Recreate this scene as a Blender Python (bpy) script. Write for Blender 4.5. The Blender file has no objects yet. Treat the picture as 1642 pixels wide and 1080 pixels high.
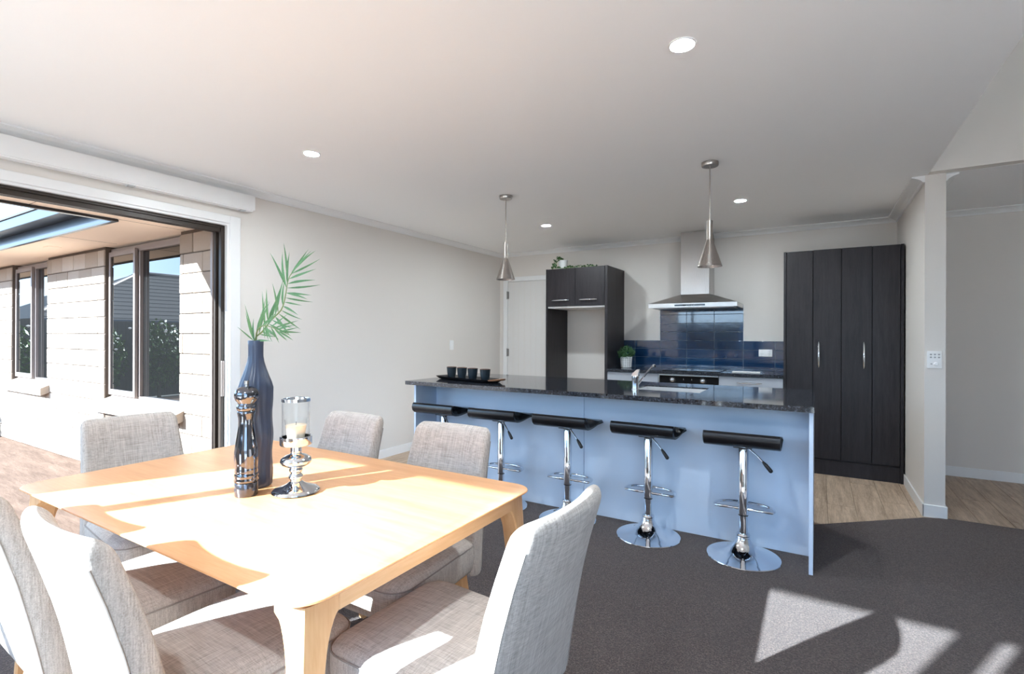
import bpy, bmesh, math, random
from mathutils import Vector, Matrix
random.seed(7)
S = bpy.context.scene
COL = S.collection
PI = math.pi
R = math.radians

# ---------------------------------------------------------------- camera, sky, sun, exposure
FPX, CXP, CYP, YAW, ROLL, CAMH = 813.0, 821.2, 537.6, 31.05, -0.177, 1.27
cam = bpy.data.cameras.new('camera')
cam.sensor_fit = 'HORIZONTAL'; cam.sensor_width = 36.0
cam.lens = FPX / 1642 * 36
cam.shift_y = (CYP - 540) / 1642
cam.clip_start = 0.05; cam.clip_end = 300
co = bpy.data.objects.new('camera', cam); COL.objects.link(co)
co.matrix_world = (Matrix.Translation((0, 0, CAMH)) @ Matrix.Rotation(R(YAW), 4, 'Z')
                   @ Matrix.Rotation(R(90), 4, 'X') @ Matrix.Rotation(R(-ROLL), 4, 'Z'))
S.camera = co

SUN_AZ, SUN_TAN = 25.0, 0.53          # travel direction from +Y towards +X, drop per metre of Y
SUN_STRENGTH, SKY_STRENGTH = 12.5, 2.1
sdir = Vector((math.tan(R(SUN_AZ)), 1.0, -SUN_TAN)).normalized()
w = bpy.data.worlds.new('world'); S.world = w; w.use_nodes = True
nt = w.node_tree; nt.nodes.clear()
out = nt.nodes.new('ShaderNodeOutputWorld'); bg = nt.nodes.new('ShaderNodeBackground')
# clear-day sky: deep blue overhead, paler towards the horizon, the same all round
tcw = nt.nodes.new('ShaderNodeTexCoord'); sep = nt.nodes.new('ShaderNodeSeparateXYZ'); sky = nt.nodes.new('ShaderNodeValToRGB')
nt.links.new(tcw.outputs['Generated'], sep.inputs[0]); nt.links.new(sep.outputs['Z'], sky.inputs[0])
for el, (p, c) in zip([sky.color_ramp.elements[0], sky.color_ramp.elements[1], sky.color_ramp.elements.new(0.35)],
                      ((0.0, (0.80, 0.90, 1.0, 1)), (1.0, (0.24, 0.46, 0.95, 1)), (0.35, (0.46, 0.68, 1.0, 1)))):
    el.position = p; el.color = c
bg.inputs['Strength'].default_value = SKY_STRENGTH
nt.links.new(sky.outputs[0], bg.inputs[0]); nt.links.new(bg.outputs[0], out.inputs[0])
sl = bpy.data.lights.new('sun', 'SUN'); sl.energy = SUN_STRENGTH; sl.angle = R(0.55); sl.color = (1.0, 0.965, 0.92)
so = bpy.data.objects.new('sun', sl); COL.objects.link(so)
so.rotation_euler = sdir.to_track_quat('-Z', 'Y').to_euler(); so.location = (-10, -20, 12)
S.view_settings.view_transform = 'Standard'; S.view_settings.look = 'None'
S.view_settings.gamma = 1.0; S.view_settings.use_curve_mapping = False
S.view_settings.exposure = 1.44
S.view_settings.use_white_balance = True; S.view_settings.white_balance_temperature = 5450; S.view_settings.white_balance_tint = 1
S.cycles.max_bounces = 12; S.cycles.diffuse_bounces = 8; S.cycles.glossy_bounces = 6
S.cycles.transparent_max_bounces = 12; S.cycles.transmission_bounces = 8
S.cycles.caustics_reflective = False; S.cycles.caustics_refractive = False
S.cycles.sample_clamp_indirect = 6.0
LAMP = 470.0

# ---------------------------------------------------------------- helpers
class MB:
    def __init__(s): s.bm = bmesh.new()
    def box(s, x0, x1, y0, y1, z0, z1, bevel=0, seg=2, rot=None):
        m = Matrix.Translation(((x0+x1)/2, (y0+y1)/2, (z0+z1)/2))
        if rot is not None: m = m @ rot
        m = m @ Matrix.Diagonal((abs(x1-x0), abs(y1-y0), abs(z1-z0), 1))
        g = bmesh.ops.create_cube(s.bm, size=1, matrix=m)
        if bevel > 0:
            es = list({e for v in g['verts'] for e in v.link_edges})
            bmesh.ops.bevel(s.bm, geom=es, offset=bevel, segments=seg, affect='EDGES', profile=0.5)
        return s
    def face(s, pts):
        vs = [s.bm.verts.new(p) for p in pts]; s.bm.faces.new(vs); return s
    def loft(s, rings, cap0=True, cap1=True, closed=True, loop=False):
        rv = [[s.bm.verts.new(p) for p in r] for r in rings]
        n = len(rv[0])
        rr = list(zip(rv, rv[1:])) + ([(rv[-1], rv[0])] if loop else [])
        for a, b in rr:
            for i in range(n if closed else n-1):
                j = (i+1) % n
                s.bm.faces.new((a[i], a[j], b[j], b[i]))
        if not loop:
            if cap0: s.bm.faces.new(list(reversed(rv[0])))
            if cap1: s.bm.faces.new(rv[-1])
        return s
    def lathe(s, prof, c=(0, 0, 0), seg=32, wob=None):
        rings = []
        for r, z in prof:
            rings.append([(c[0]+(r*(wob(a, z) if wob else 1))*math.cos(a), c[1]+(r*(wob(a, z) if wob else 1))*math.sin(a), c[2]+z)
                          for a in (2*PI*i/seg for i in range(seg))])
        return s.loft(rings)
    def tube(s, pts, r, seg=10, loop=False, flat=1.0):
        pts = [Vector(p) for p in pts]; n = len(pts)
        rad = r if isinstance(r, (list, tuple)) else [r]*n
        rings = []; up = None
        for i, p in enumerate(pts):
            a = pts[i-1] if (i > 0 or loop) else p
            b = pts[(i+1) % n] if (i < n-1 or loop) else p
            t = (b-a).normalized()
            if up is None:
                up = Vector((0, 0, 1)) if abs(t.z) < 0.9 else Vector((1, 0, 0))
            u = (up - t*up.dot(t))
            u = u.normalized() if u.length > 1e-6 else t.orthogonal().normalized()
            v = t.cross(u); up = u
            rings.append([p + u*math.cos(q)*rad[i]*flat + v*math.sin(q)*rad[i] for q in (2*PI*k/seg for k in range(seg))])
        return s.loft(rings, loop=loop)
    def prism(s, poly, f0, f1):
        """poly: list of (a,b); f0/f1 map (a,b)->3D for the two ends"""
        return s.loft([[f0(*p) for p in poly], [f1(*p) for p in poly]])
    def mesh(s, smooth=None):
        bmesh.ops.recalc_face_normals(s.bm, faces=s.bm.faces[:])
        me = bpy.data.meshes.new('m'); s.bm.to_mesh(me); s.bm.free()
        if smooth is not None:
            for p in me.polygons: p.use_smooth = True
            me.set_sharp_from_angle(angle=R(smooth))
        return me

def link(name, me, mat, parent=None, loc=None, rotz=None):
    if isinstance(me, MB): me = me.mesh()
    me.name = name
    if mat is not None and not me.materials: me.materials.append(mat)
    o = bpy.data.objects.new(name, me); COL.objects.link(o)
    if parent is not None: o.parent = parent
    if loc is not None: o.location = loc
    if rotz is not None: o.rotation_euler = (0, 0, rotz)
    return o
def obj(name, mb, mat, parent=None, smooth=None, **k): return link(name, mb.mesh(smooth), mat, parent, **k)
def tag(o, label, cat, group=None):
    o['label'] = label; o['category'] = cat
    if group: o['group'] = group
    return o
def thing(name, label, cat, loc=(0, 0, 0), rotz=0, group=None):
    o = bpy.data.objects.new(name, None); COL.objects.link(o); o.empty_display_size = 0.1
    o.location = loc; o.rotation_euler = (0, 0, rotz)
    return tag(o, label, cat, group)
def struct(name, mb, mat, smooth=None):
    o = obj(name, mb, mat, None, smooth); o['kind'] = 'structure'; return o
def sempty(name, loc=(0, 0, 0)):
    o = bpy.data.objects.new(name, None); COL.objects.link(o); o.location = loc; o['kind'] = 'structure'; return o
def dup(root, loc, rotz, label):
    r = root.copy(); COL.objects.link(r); r.location = loc; r.rotation_euler = (0, 0, rotz); r['label'] = label
    for ch in list(root.children):
        c = ch.copy(); COL.objects.link(c); c.parent = r
        for g in list(ch.children):
            d = g.copy(); COL.objects.link(d); d.parent = c
    return r
def B(*a, **k): return MB().box(*a, **k)

# ---------------------------------------------------------------- materials
def lin(c):
    f = lambda v: (v/12.92 if v <= 0.04045 else ((v+0.055)/1.055)**2.4)
    return tuple(f(v/255) for v in c) + (1.0,)
class NT:
    def __init__(s, name):
        s.m = bpy.data.materials.new(name); s.m.use_nodes = True; s.t = s.m.node_tree; s.t.nodes.clear()
        s.out = s.n('ShaderNodeOutputMaterial')
    def n(s, t, **k):
        x = s.t.nodes.new(t)
        for a, b in k.items(): setattr(x, a, b)
        return x
    def l(s, a, b): s.t.links.new(a, b)
    def coords(s, scale=(1, 1, 1), kind='Object', rot=(0, 0, 0)):
        tc = s.n('ShaderNodeTexCoord'); mp = s.n('ShaderNodeMapping'); mp.inputs['Scale'].default_value = scale
        mp.inputs['Rotation'].default_value = rot
        s.l(tc.outputs[kind], mp.inputs[0]); return mp.outputs[0]
    def noise(s, vec, scale, detail=2, rough=0.5):
        x = s.n('ShaderNodeTexNoise'); x.inputs['Scale'].default_value = scale
        x.inputs['Detail'].default_value = detail; x.inputs['Roughness'].default_value = rough
        s.l(vec, x.inputs['Vector']); return x.outputs['Fac']
    def ramp(s, fac, stops):
        x = s.n('ShaderNodeValToRGB'); e = x.color_ramp.elements
        while len(e) < len(stops): e.new(0.5)
        for el, (p, c) in zip(e, stops): el.position = p; el.color = c
        s.l(fac, x.inputs[0]); return x.outputs[0]
    def mix(s, fac, a, b, mode='MIX'):
        x = s.n('ShaderNodeMix', data_type='RGBA', blend_type=mode)
        for sock, v in ((x.inputs[0], fac), (x.inputs[6], a), (x.inputs[7], b)):
            if hasattr(v, 'is_linked'): s.l(v, sock)
            else: sock.default_value = v
        return x.outputs[2]
    def math(s, op, a, b=0.5):
        x = s.n('ShaderNodeMath', operation=op)
        for sock, v in ((x.inputs[0], a), (x.inputs[1], b)):
            if hasattr(v, 'is_linked'): s.l(v, sock)
            else: sock.default_value = v
        return x.outputs[0]
    def bump(s, h, strength=0.3, dist=0.01):
        x = s.n('ShaderNodeBump'); x.inputs['Strength'].default_value = strength; x.inputs['Distance'].default_value = dist
        s.l(h, x.inputs['Height']); return x.outputs[0]
    def bsdf(s, color, rough=0.5, metal=0.0, normal=None, spec=0.5, **k):
        p = s.n('ShaderNodeBsdfPrincipled')
        for nm, v in (('Base Color', color), ('Roughness', rough), ('Metallic', metal)):
            if hasattr(v, 'is_linked'): s.l(v, p.inputs[nm])
            else: p.inputs[nm].default_value = v
        p.inputs['Specular IOR Level'].default_value = spec
        for nm, v in k.items(): p.inputs[nm.replace('_', ' ')].default_value = v
        if normal is not None: s.l(normal, p.inputs['Normal'])
        s.l(p.outputs[0], s.out.inputs[0]); return p
    def rand(s): return s.n('ShaderNodeObjectInfo').outputs['Random']

def plain(name, c, rough=0.5, metal=0.0, spec=0.5, nz=0.0, nscale=40, **k):
    t = NT(name); col = lin(c)
    if nz:
        f = t.noise(t.coords(), nscale, 3)
        col = t.mix(f, tuple(v*(1-nz) for v in col[:3])+(1,), tuple(min(1, v*(1+nz)) for v in col[:3])+(1,))
    t.bsdf(col, rough, metal, None, spec, **k); return t.m
def paint(name, c, rough=0.55):
    t = NT(name); f = t.noise(t.coords(), 900, 2)
    t.bsdf(lin(c), rough, 0, t.bump(f, 0.04, 0.002), 0.35); return t.m
def emit(name, c, st):
    t = NT(name); e = t.n('ShaderNodeEmission'); e.inputs[0].default_value = c; e.inputs[1].default_value = st
    t.l(e.outputs[0], t.out.inputs[0]); return t.m
def thin_glass(name, tint=(1, 1, 1, 1), ior=1.5):
    t = NT(name); tr = t.n('ShaderNodeBsdfTransparent'); tr.inputs[0].default_value = tint
    gl = t.n('ShaderNodeBsdfGlossy'); gl.inputs['Roughness'].default_value = 0.0
    fr = t.n('ShaderNodeFresnel'); ge = t.n('ShaderNodeNewGeometry')      # same reflectance from either side of the thin pane
    t.l(t.math('ADD', t.math('MULTIPLY', ge.outputs['Backfacing'], 1/ior-ior), ior), fr.inputs[0])
    mx = t.n('ShaderNodeMixShader'); t.l(fr.outputs[0], mx.inputs[0]); t.l(tr.outputs[0], mx.inputs[1]); t.l(gl.outputs[0], mx.inputs[2])
    t.l(mx.outputs[0], t.out.inputs[0]); return t.m
def wood(name, dark, light, axis='X', rough=0.4, scale=1.0, spec=0.4, var=0.12, bump=0.05):
    t = NT(name); sc = {'X': (1.2, 14, 14), 'Y': (14, 1.2, 14), 'Z': (14, 14, 1.2)}[axis]
    sc = tuple(v*scale for v in sc)
    rnd = t.rand(); tc = t.n('ShaderNodeTexCoord'); cb = t.n('ShaderNodeCombineXYZ')
    off = t.math('MULTIPLY', rnd, 17.0)
    for i in range(3): t.l(off, cb.inputs[i])
    va = t.n('ShaderNodeVectorMath', operation='ADD'); t.l(tc.outputs['Object'], va.inputs[0]); t.l(cb.outputs[0], va.inputs[1])
    mp = t.n('ShaderNodeMapping'); mp.inputs['Scale'].default_value = sc; t.l(va.outputs[0], mp.inputs[0])
    f1 = t.noise(mp.outputs[0], 1.6, 5, 0.6); f2 = t.noise(mp.outputs[0], 9, 3, 0.6)
    f = t.math('ADD', t.math('MULTIPLY', f1, 0.65), t.math('MULTIPLY', f2, 0.35))
    c = t.ramp(f, [(0.3, lin(dark)), (0.68, lin(light))])
    if var:
        br = t.math('ADD', t.math('MULTIPLY', rnd, var*2), 1-var)
        hs = t.n('ShaderNodeHueSaturation'); t.l(br, hs.inputs['Value']); t.l(c, hs.inputs['Color']); c = hs.outputs[0]
    t.bsdf(c, rough, 0, t.bump(f2, bump, 0.004), spec); return t.m
def fabric(name, c, c2):
    t = NT(name)
    tc = t.n('ShaderNodeTexCoord'); sp_ = t.n('ShaderNodeSeparateXYZ'); t.l(tc.outputs['Normal'], sp_.inputs[0])
    flank = t.math('POWER', t.math('ABSOLUTE', sp_.outputs['X'], 0), 2.0)       # which way the cloth faces picks the thread families
    a = t.mix(flank, t.noise(t.coords((330, 14, 14)), 1.0, 2, 0.7), t.noise(t.coords((14, 330, 20)), 1.0, 2, 0.7))
    b = t.noise(t.coords((14, 330, 330)), 1.0, 2, 0.7)
    a2 = t.mix(flank, t.noise(t.coords((90, 5, 5)), 1.0, 2), t.noise(t.coords((5, 90, 6)), 1.0, 2)); b2 = t.noise(t.coords((5, 90, 90)), 1.0, 2)
    f = t.math('ADD', t.math('MULTIPLY', t.math('ADD', a, b), 0.36), t.math('MULTIPLY', t.math('ADD', a2, b2), 0.14))
    col = t.ramp(f, [(0.36, lin(c2)), (0.62, lin(c))])
    t.bsdf(col, 0.95, 0, t.bump(t.math('ADD', a, b), 0.3, 0.003), 0.15, Sheen_Weight=0.15); return t.m
def carpet_mat():
    t = NT('carpet'); f = t.noise(t.coords(), 170, 3, 0.75); g = t.noise(t.coords(), 5, 3)
    c = t.ramp(f, [(0.33, lin((45, 38, 36))), (0.5, lin((81, 69, 65))), (0.68, lin((128, 113, 106)))])
    c = t.mix(t.math('MULTIPLY', g, 0.28), c, lin((78, 70, 72)))
    t.bsdf(c, 1.0, 0, t.bump(f, 0.9, 0.012), 0.05, Sheen_Weight=0.2); return t.m
def granite(name):
    t = NT(name); f = t.noise(t.coords(), 90, 4, 0.7); v = t.n('ShaderNodeTexVoronoi'); v.inputs['Scale'].default_value = 120
    t.l(t.coords(), v.inputs['Vector'])
    c = t.ramp(f, [(0.36, lin((22, 22, 26))), (0.55, lin((54, 58, 66))), (0.70, lin((136, 142, 156)))])
    c = t.mix(t.math('MULTIPLY', v.outputs['Distance'], 0.5), c, lin((30, 31, 36)))
    t.bsdf(c, 0.06, 0, None, 0.6); return t.m
def brushed(name, c, axis, rough=0.28):
    t = NT(name); sc = {'X': (2, 300, 300), 'Y': (300, 2, 300), 'Z': (300, 300, 2)}[axis]
    f = t.noise(t.coords(tuple(v*2 for v in sc)), 1, 2)
    t.bsdf(lin(c), t.math('ADD', t.math('MULTIPLY', f, 0.08), rough-0.04), 1.0, t.bump(f, 0.015, 0.001)); return t.m
def block_mat():
    t = NT('block'); rnd = t.rand(); f = t.noise(t.coords((3, 3, 3)), 9, 4, 0.7); g = t.noise(t.coords(), 140, 2)
    c = t.ramp(rnd, [(0.0, lin((146, 132, 118))), (0.5, lin((164, 150, 136))), (1.0, lin((176, 164, 152)))])
    c = t.mix(t.math('MULTIPLY', f, 0.35), c, lin((130, 114, 98)))
    t.bsdf(c, 0.9, 0, t.bump(g, 0.3, 0.004), 0.2); return t.m
def patio_mat():
    t = NT('patio'); f = t.noise(t.coords((1.0, 4.0, 1), rot=(0, 0, R(25))), 2.2, 4, 0.6); g = t.noise(t.coords(), 120, 2)
    c = t.ramp(f, [(0.3, lin((88, 70, 58))), (0.7, lin((112, 92, 78)))])
    c = t.mix(t.math('MULTIPLY', g, 0.3), c, lin((80, 64, 54)))
    t.bsdf(c, 0.9, 0, t.bump(f, 0.5, 0.03), 0.2); return t.m
def tile_mat():
    t = NT('blue_tile'); rnd = t.rand(); f = t.noise(t.coords(), 14, 3)
    c = t.ramp(rnd, [(0.0, lin((16, 46, 84))), (1.0, lin((24, 66, 108)))])
    c = t.mix(t.math('MULTIPLY', f, 0.4), c, lin((12, 34, 66)))
    t.bsdf(c, 0.09, 0, t.bump(f, 0.05, 0.01), 0.6, Coat_Weight=1.0, Coat_IOR=1.6, Coat_Roughness=0.03); return t.m
def leafm(name, a, b):
    t = NT(name); f = t.noise(t.coords(), 30, 2)
    c = t.mix(f, lin(a), lin(b)); t.bsdf(c, 0.45, 0, None, 0.4); return t.m

M = dict(
    wall=paint('wall_paint', (224, 219, 213)), ceil=paint('ceiling_paint', (248, 248, 248), 0.7),
    white=plain('white_trim', (236, 236, 236), 0.35), wdoor=plain('white_door', (224, 222, 219), 0.4),
    alum=plain('bronze_aluminium', (58, 50, 44), 0.4, 0.3), alumg=plain('grey_aluminium', (138, 126, 120), 0.42, 0.2),
    carpet=carpet_mat(), plank=wood('vinyl_plank', (140, 119, 98), (212, 192, 168), 'Y', 0.45, 1.3, 0.35, 0.12),
    oak=wood('oak', (204, 146, 94), (226, 174, 122), 'X', 0.36, 1.0, 0.5, 0.0), oakz=wood('oak_leg', (206, 156, 106), (228, 188, 140), 'Z', 0.42, 1.0, 0.35, 0.05),
    oaky=wood('oak_apron', (206, 158, 108), (226, 186, 140), 'Y', 0.42, 1.0, 0.35, 0.0),
    fabric=fabric('linen', (206, 198, 190), (150, 141, 133)), seam=plain('seam_thread', (150, 142, 136), 0.9),
    granite=granite('granite'), panel=plain('skylight_tinted_panel', (204, 217, 236), 0.4, 0, 0.4), cabw=plain('cabinet_white', (168, 173, 182), 0.35),
    dark=wood('dark_woodgrain', (22, 20, 23), (46, 42, 45), 'Z', 0.42, 1.6, 0.3, 0.05), darkin=wood('dark_inner', (28, 26, 29), (50, 46, 50), 'Z', 0.5, 1.6, 0.3, 0.0),
    chrome=plain('chrome', (226, 230, 236), 0.04, 1.0), steel=brushed('steel', (188, 186, 184), 'Z', 0.26), steelx=brushed('steel_x', (196, 195, 194), 'X', 0.26),
    nickel=brushed('nickel', (176, 170, 164), 'Z', 0.28), black=plain('black_vinyl', (17, 17, 20), 0.24, 0, 0.55), blackgl=plain('black_glass', (8, 8, 9), 0.05),
    rubber=plain('black_plastic', (18, 18, 20), 0.5), tile=tile_mat(), grout=plain('grout', (150, 160, 172), 0.8),
    block=block_mat(), mortar=plain('mortar', (84, 72, 62), 0.95, nz=.1), patio=patio_mat(), soffit=paint('soffit_paint', (240, 220, 200), 0.8),
    fascia=plain('fascia', (50, 56, 68), 0.3), gutter=plain('gutter', (32, 34, 39), 0.3), roof=plain('roof_tile', (72, 66, 64), 0.8, nz=.2, nscale=8),
    pane=plain('dark_window_pane', (22, 22, 22), 0.0, 0, 0.5, IOR=1.9), clear=thin_glass('clear_glass'), lampglass=thin_glass('candle_glass', (0.995, 0.998, 0.998, 1), 1.25),
    vase=plain('navy_glaze', (58, 68, 90), 0.3, 0, 0.5, nz=.15, nscale=25), mill=plain('gunmetal_mill', (118, 120, 128), 0.06, 1.0),
    millbase=plain('mill_base', (92, 92, 98), 0.15, 0.8), wax=plain('wax', (240, 222, 196), 0.6), wick=plain('wick', (40, 34, 30), 0.9),
    palm=leafm('palm_leaf', (62, 102, 60), (110, 148, 100)), stem=plain('palm_stem', (110, 130, 74), 0.5),
    leaf=leafm('dark_leaf', (34, 62, 30), (70, 104, 52)), herb=leafm('herb_leaf', (40, 70, 44), (76, 110, 68)),
    hedge=leafm('hedge_leaf', (48, 68, 30), (96, 116, 52)), flower=plain('flower', (236, 224, 214), 0.7), bark=plain('bark', (70, 56, 44), 0.9, nz=.2),
    cup=plain('cup_glaze', (36, 46, 54), 0.25, 0, 0.5, nz=.2, nscale=60), tray=plain('tray_lacquer', (24, 22, 24), 0.22), traye=plain('tray_edge', (120, 84, 56), 0.35),
    pot=plain('white_pot', (222, 222, 222), 0.5), paper=plain('paper', (240, 240, 240), 0.7), plate=plain('white_plastic', (240, 240, 240), 0.35),
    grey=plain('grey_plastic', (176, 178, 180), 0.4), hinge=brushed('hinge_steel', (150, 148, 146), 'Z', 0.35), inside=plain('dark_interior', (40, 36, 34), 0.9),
    fence=plain('fence_board', (66, 58, 52), 0.85, nz=.2, nscale=10), brickw=plain('neighbour_brick', (150, 120, 104), 0.9, nz=.15), neutral_ground=plain('neutral_ground', (112, 108, 100), 1.0, nz=.3, nscale=3),
    bounce_paving=plain('pale_bounce_paving', (220, 214, 206), 0.9, nz=.06, nscale=6), sinksteel=plain('sink_steel', (232, 230, 228), 0.3, 0.85), lampm=plain('lamp_pole', (140, 144, 150), 0.4, 0.6), lamp=emit('downlight_glow', (1.0, 0.93, 0.86, 1), LAMP), text=plain('mark_grey', (120, 124, 130), 0.5),
    shrub=leafm('shrub_leaf', (26, 30, 30), (54, 60, 56)))

# ---------------------------------------------------------------- room dimensions
XL, YB, XR, YC, HC = -3.848, 6.06, 0.652, 4.59, 2.412
YR = -1.0            # inner face of the rear wall
XW = 4.2             # far right wall of the living room
OP0, OP1, OPZ = -0.35, 2.184, 2.10      # sliding opening in the left wall
E = 0.12             # wall thickness

# floor: base, carpet, planks
fl = struct('floor', B(XL-E, XW+E, YR-.1, YB+E, -0.16, -0.012), M['mortar'])
cp = MB()
poly = [(XL, YR), (XW, YR), (XW, 4.60), (0.79, 4.60), (0.64, 4.535), (-0.03, 3.965), (-0.03, 3.60), (-2.8, 3.40), (XL, 3.40)]
cp.prism(poly, lambda a, b: (a, b, -0.012), lambda a, b: (a, b, 0.004))
obj('carpet', cp, M['carpet'], fl)
PW, PL = 0.178, 1.22
pm = B(0.0008, PW-0.0008, 0.0008, PL-0.0008, -0.011, 0.0, bevel=0.0012, seg=1).mesh(); pm.materials.append(M['plank'])
pcache = {}
def plank(x, y0, y1):
    L = round(y1-y0, 2)
    if L < 0.06: return
    if abs(L-PL) < 0.011: me = pm
    else:
        if L not in pcache:
            pcache[L] = B(0.0008, PW-0.0008, 0.0008, L-0.0008, -0.011, 0.0, bevel=0.0012, seg=1).mesh(); pcache[L].materials.append(M['plank'])
        me = pcache[L]
    link('plank', me, None, fl, loc=(x, y0, 0))
i = 0; x = XL+0.001
while x < 3.0:
    ylo = 3.37 if x < -2.7 else (3.55 if x < -0.05 else 3.9)
    if x > 0.60: ylo = 4.5
    off = (i*0.47) % PL
    y = ylo - off
    if not (XR-PW < x < 0.768-PW*0.3) or True:
        while y < YB:
            a, b = max(y, ylo), min(y+PL, YB)
            plank(x, round(a, 2), round(b, 2)); y += PL
    x += PW; i += 1

# ceilings
struct('ceiling', B(XL-E, XR+0.013, YR-.1, 4.59, HC, HC+0.2).box(XL-E, XW+E, 4.59, YB+E, HC, HC+0.2), M['ceil'])
struct('ceiling_high', B(XR-.1, XW+E, YR-.1, 4.62, 3.62, 3.75), M['ceil'])
struct('wall_bulkhead', B(XR-0.05, XR+0.013, YR-.1, 4.505, HC+0.2, 3.62).box(XR-.05, XW+E, 4.505, 4.62, HC+0.001, 3.62), M['wall'])
# walls
struct('wall_left', B(XL-E, XL, YR-.1, OP0, -.05, HC).box(XL-E, XL, OP1+.016, YB+E, -.05, HC).box(XL-E, XL, OP0, OP1+.016, OPZ+.016, HC), M['wall'])
wb = struct('wall_back', B(XL, XW+E, YB, YB+E, -.05, HC), M['wall'])
struct('wall_right', B(XR, 0.768, YC, YB, -.012, HC), M['wall'])
struct('wall_hall', B(2.9, 3.0, 4.62, YB, -.012, HC), M['wall'])
# rear wall with a slider (left) and a wide window added for daylight (right)
RX0, RX1, RZ = -3.03, -1.085, 2.10
WX0, WX1 = -0.1, 2.6
struct('wall_rear', B(XL-E, RX0, YR-.1, YR, -.05, 3.62).box(RX1, WX0, YR-.1, YR, -.05, 3.62).box(WX1, XW+E, YR-.1, YR, -.05, 3.62)
       .box(RX0, RX1, YR-.1, YR, RZ, 3.62).box(WX0, WX1, YR-.1, YR, 2.3, 3.62), M['wall'])
struct('wall_far', B(XW, XW+E, YR, 4.62, -.05, 3.62).box(XW, XW+E, 4.62, YB, -.05, HC), M['wall'])

def frame(name, x0, x1, y0, y1, z0, z1, stiles, axis, mat, fw=0.05):
    """glazed frame in an XZ (axis='X') or YZ (axis='Y') plane"""
    d = sempty(name)
    def bb(a0, a1, c0, c1): return B(a0, a1, y0, y1, c0, c1, bevel=.003, seg=1) if axis == 'X' else B(x0, x1, a0, a1, c0, c1, bevel=.003, seg=1)
    A0, A1 = (x0, x1) if axis == 'X' else (y0, y1)
    for a, b_ in ((A0, A0+fw), (A1-fw, A1)): obj('jamb', bb(a, b_, z0, z1), mat, d)
    obj('head', bb(A0+fw, A1-fw, z1-fw, z1), mat, d); obj('threshold', bb(A0+fw, A1-fw, z0, z0+.03), mat, d)
    for a, b_ in stiles: obj('stile', bb(a, b_, z0+.03, z1-fw), mat, d)
    if axis == 'X':
        ym = (y0+y1)/2; obj('pane', B(A0+fw, A1-fw, ym-.003, ym+.003, z0+.03, z1-fw), M['clear'], d)
    else:
        xm = (x0+x1)/2; obj('pane', B(xm-.003, xm+.003, A0+fw, A1-fw, z0+.03, z1-fw), M['clear'], d)
    return d
frame('door_3', RX0, RX1, YR-.098, YR-.05, 0.0, RZ, [(-1.30, -1.175), (-2.70, -2.64)], 'X', M['alum'], 0.012)
frame('added_window', WX0, WX1, YR-.09, YR-.04, -.01, 2.3, [(1.1, 1.16), (2.4, 2.46)], 'X', M['alum'])  # second frame: unseen window, added to brighten the ceiling and right side

# cornices (cove), baseboards
def cove(name, fn, p0, p1, flip=False):
    prof = [(0, -.047), (0, 0), (.075, 0), (.075, -.008), (.058, -.013), (.036, -.022), (.018, -.035), (.012, -.047)]
    mb = MB(); mb.prism(prof, lambda a, b: fn(a, b, p0), lambda a, b: fn(a, b, p1)); return struct(name, mb, M['white'])
cove('trim_1', lambda a, b, t: (XL+a, t, HC+b), YR, YB)
cove('trim_2', lambda a, b, t: (t, YB-a, HC+b), XL, XR)
cove('trim_3', lambda a, b, t: (XR-a, t, HC+b), YC, YB)
cove('trim_4', lambda a, b, t: (t, YB-a, HC+b), 0.768, 2.9)
cove('trim_5', lambda a, b, t: (0.768+a, t, HC+b), YC+.03, YB)
def skirt(name, x0, x1, y0, y1): return struct(name, B(x0, x1, y0, y1, -0.004, 0.088, bevel=.004, seg=1), M['white'])
skirt('baseboard_left', XL, XL+.012, OP1+.1, YB)
skirt('baseboard_right', XR-.012, XR, YC-.012, 5.49)
skirt('baseboard_column', XR-.012, .780, YC-.012, YC)
skirt('baseboard_column_side', .768, .780, YC, YB)
skirt('baseboard_hall', .78, 2.9, YB-.012, YB)

# sliding door opening in the left wall: liner, casing, aluminium frame
d1 = sempty('door_1')
obj('jamb_liner', B(XL-.03, XL+.002, OP1, OP1+.016, 0, OPZ+.016), M['white'], d1)
obj('head_liner', B(XL-.03, XL+.002, OP0, OP1, OPZ, OPZ+.016), M['white'], d1)
obj('casing', B(XL, XL+.014, OP1+.016, OP1+.10, 0, OPZ+.075, bevel=.003, seg=1), M['white'], d1)
obj('head_casing', B(XL, XL+.014, OP0-.1, OP1+.016, OPZ+.016, OPZ+.075, bevel=.003, seg=1), M['white'], d1)
hd = MB()
for k in range(3): hd.box(XL-.105+k*.025, XL-.105+k*.025+.012, OP0, OP1, OPZ-.05, OPZ, bevel=.001, seg=1)
hd.box(XL-.11, XL-.03, OP0, OP1, OPZ-.018, OPZ)
obj('head_track', hd, M['alum'], d1)
jb = MB(); jb.box(XL-.06, XL-.03, OP1-.028, OP1, 0, OPZ-.018); jb.box(XL-.11, XL-.085, OP1-.04, OP1, 0, OPZ-.018); jb.box(XL-.11, XL-.03, OP1-.012, OP1, 0, OPZ-.018)
obj('frame_jamb', jb, M['alum'], d1)
obj('outer_flange', B(XL-.135, XL-.11, OP1-.05, OP1+.02, 0, OPZ), M['alumg'], d1)
obj('latch_keeper', B(XL-.034, XL-.022, OP1-.026, OP1-.002, .80, 1.07, bevel=.004, seg=2), M['alumg'], d1)
obj('sill_track', B(XL-.12, XL, OP0, OP1, -.05, 0.006), M['alum'], d1)
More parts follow.
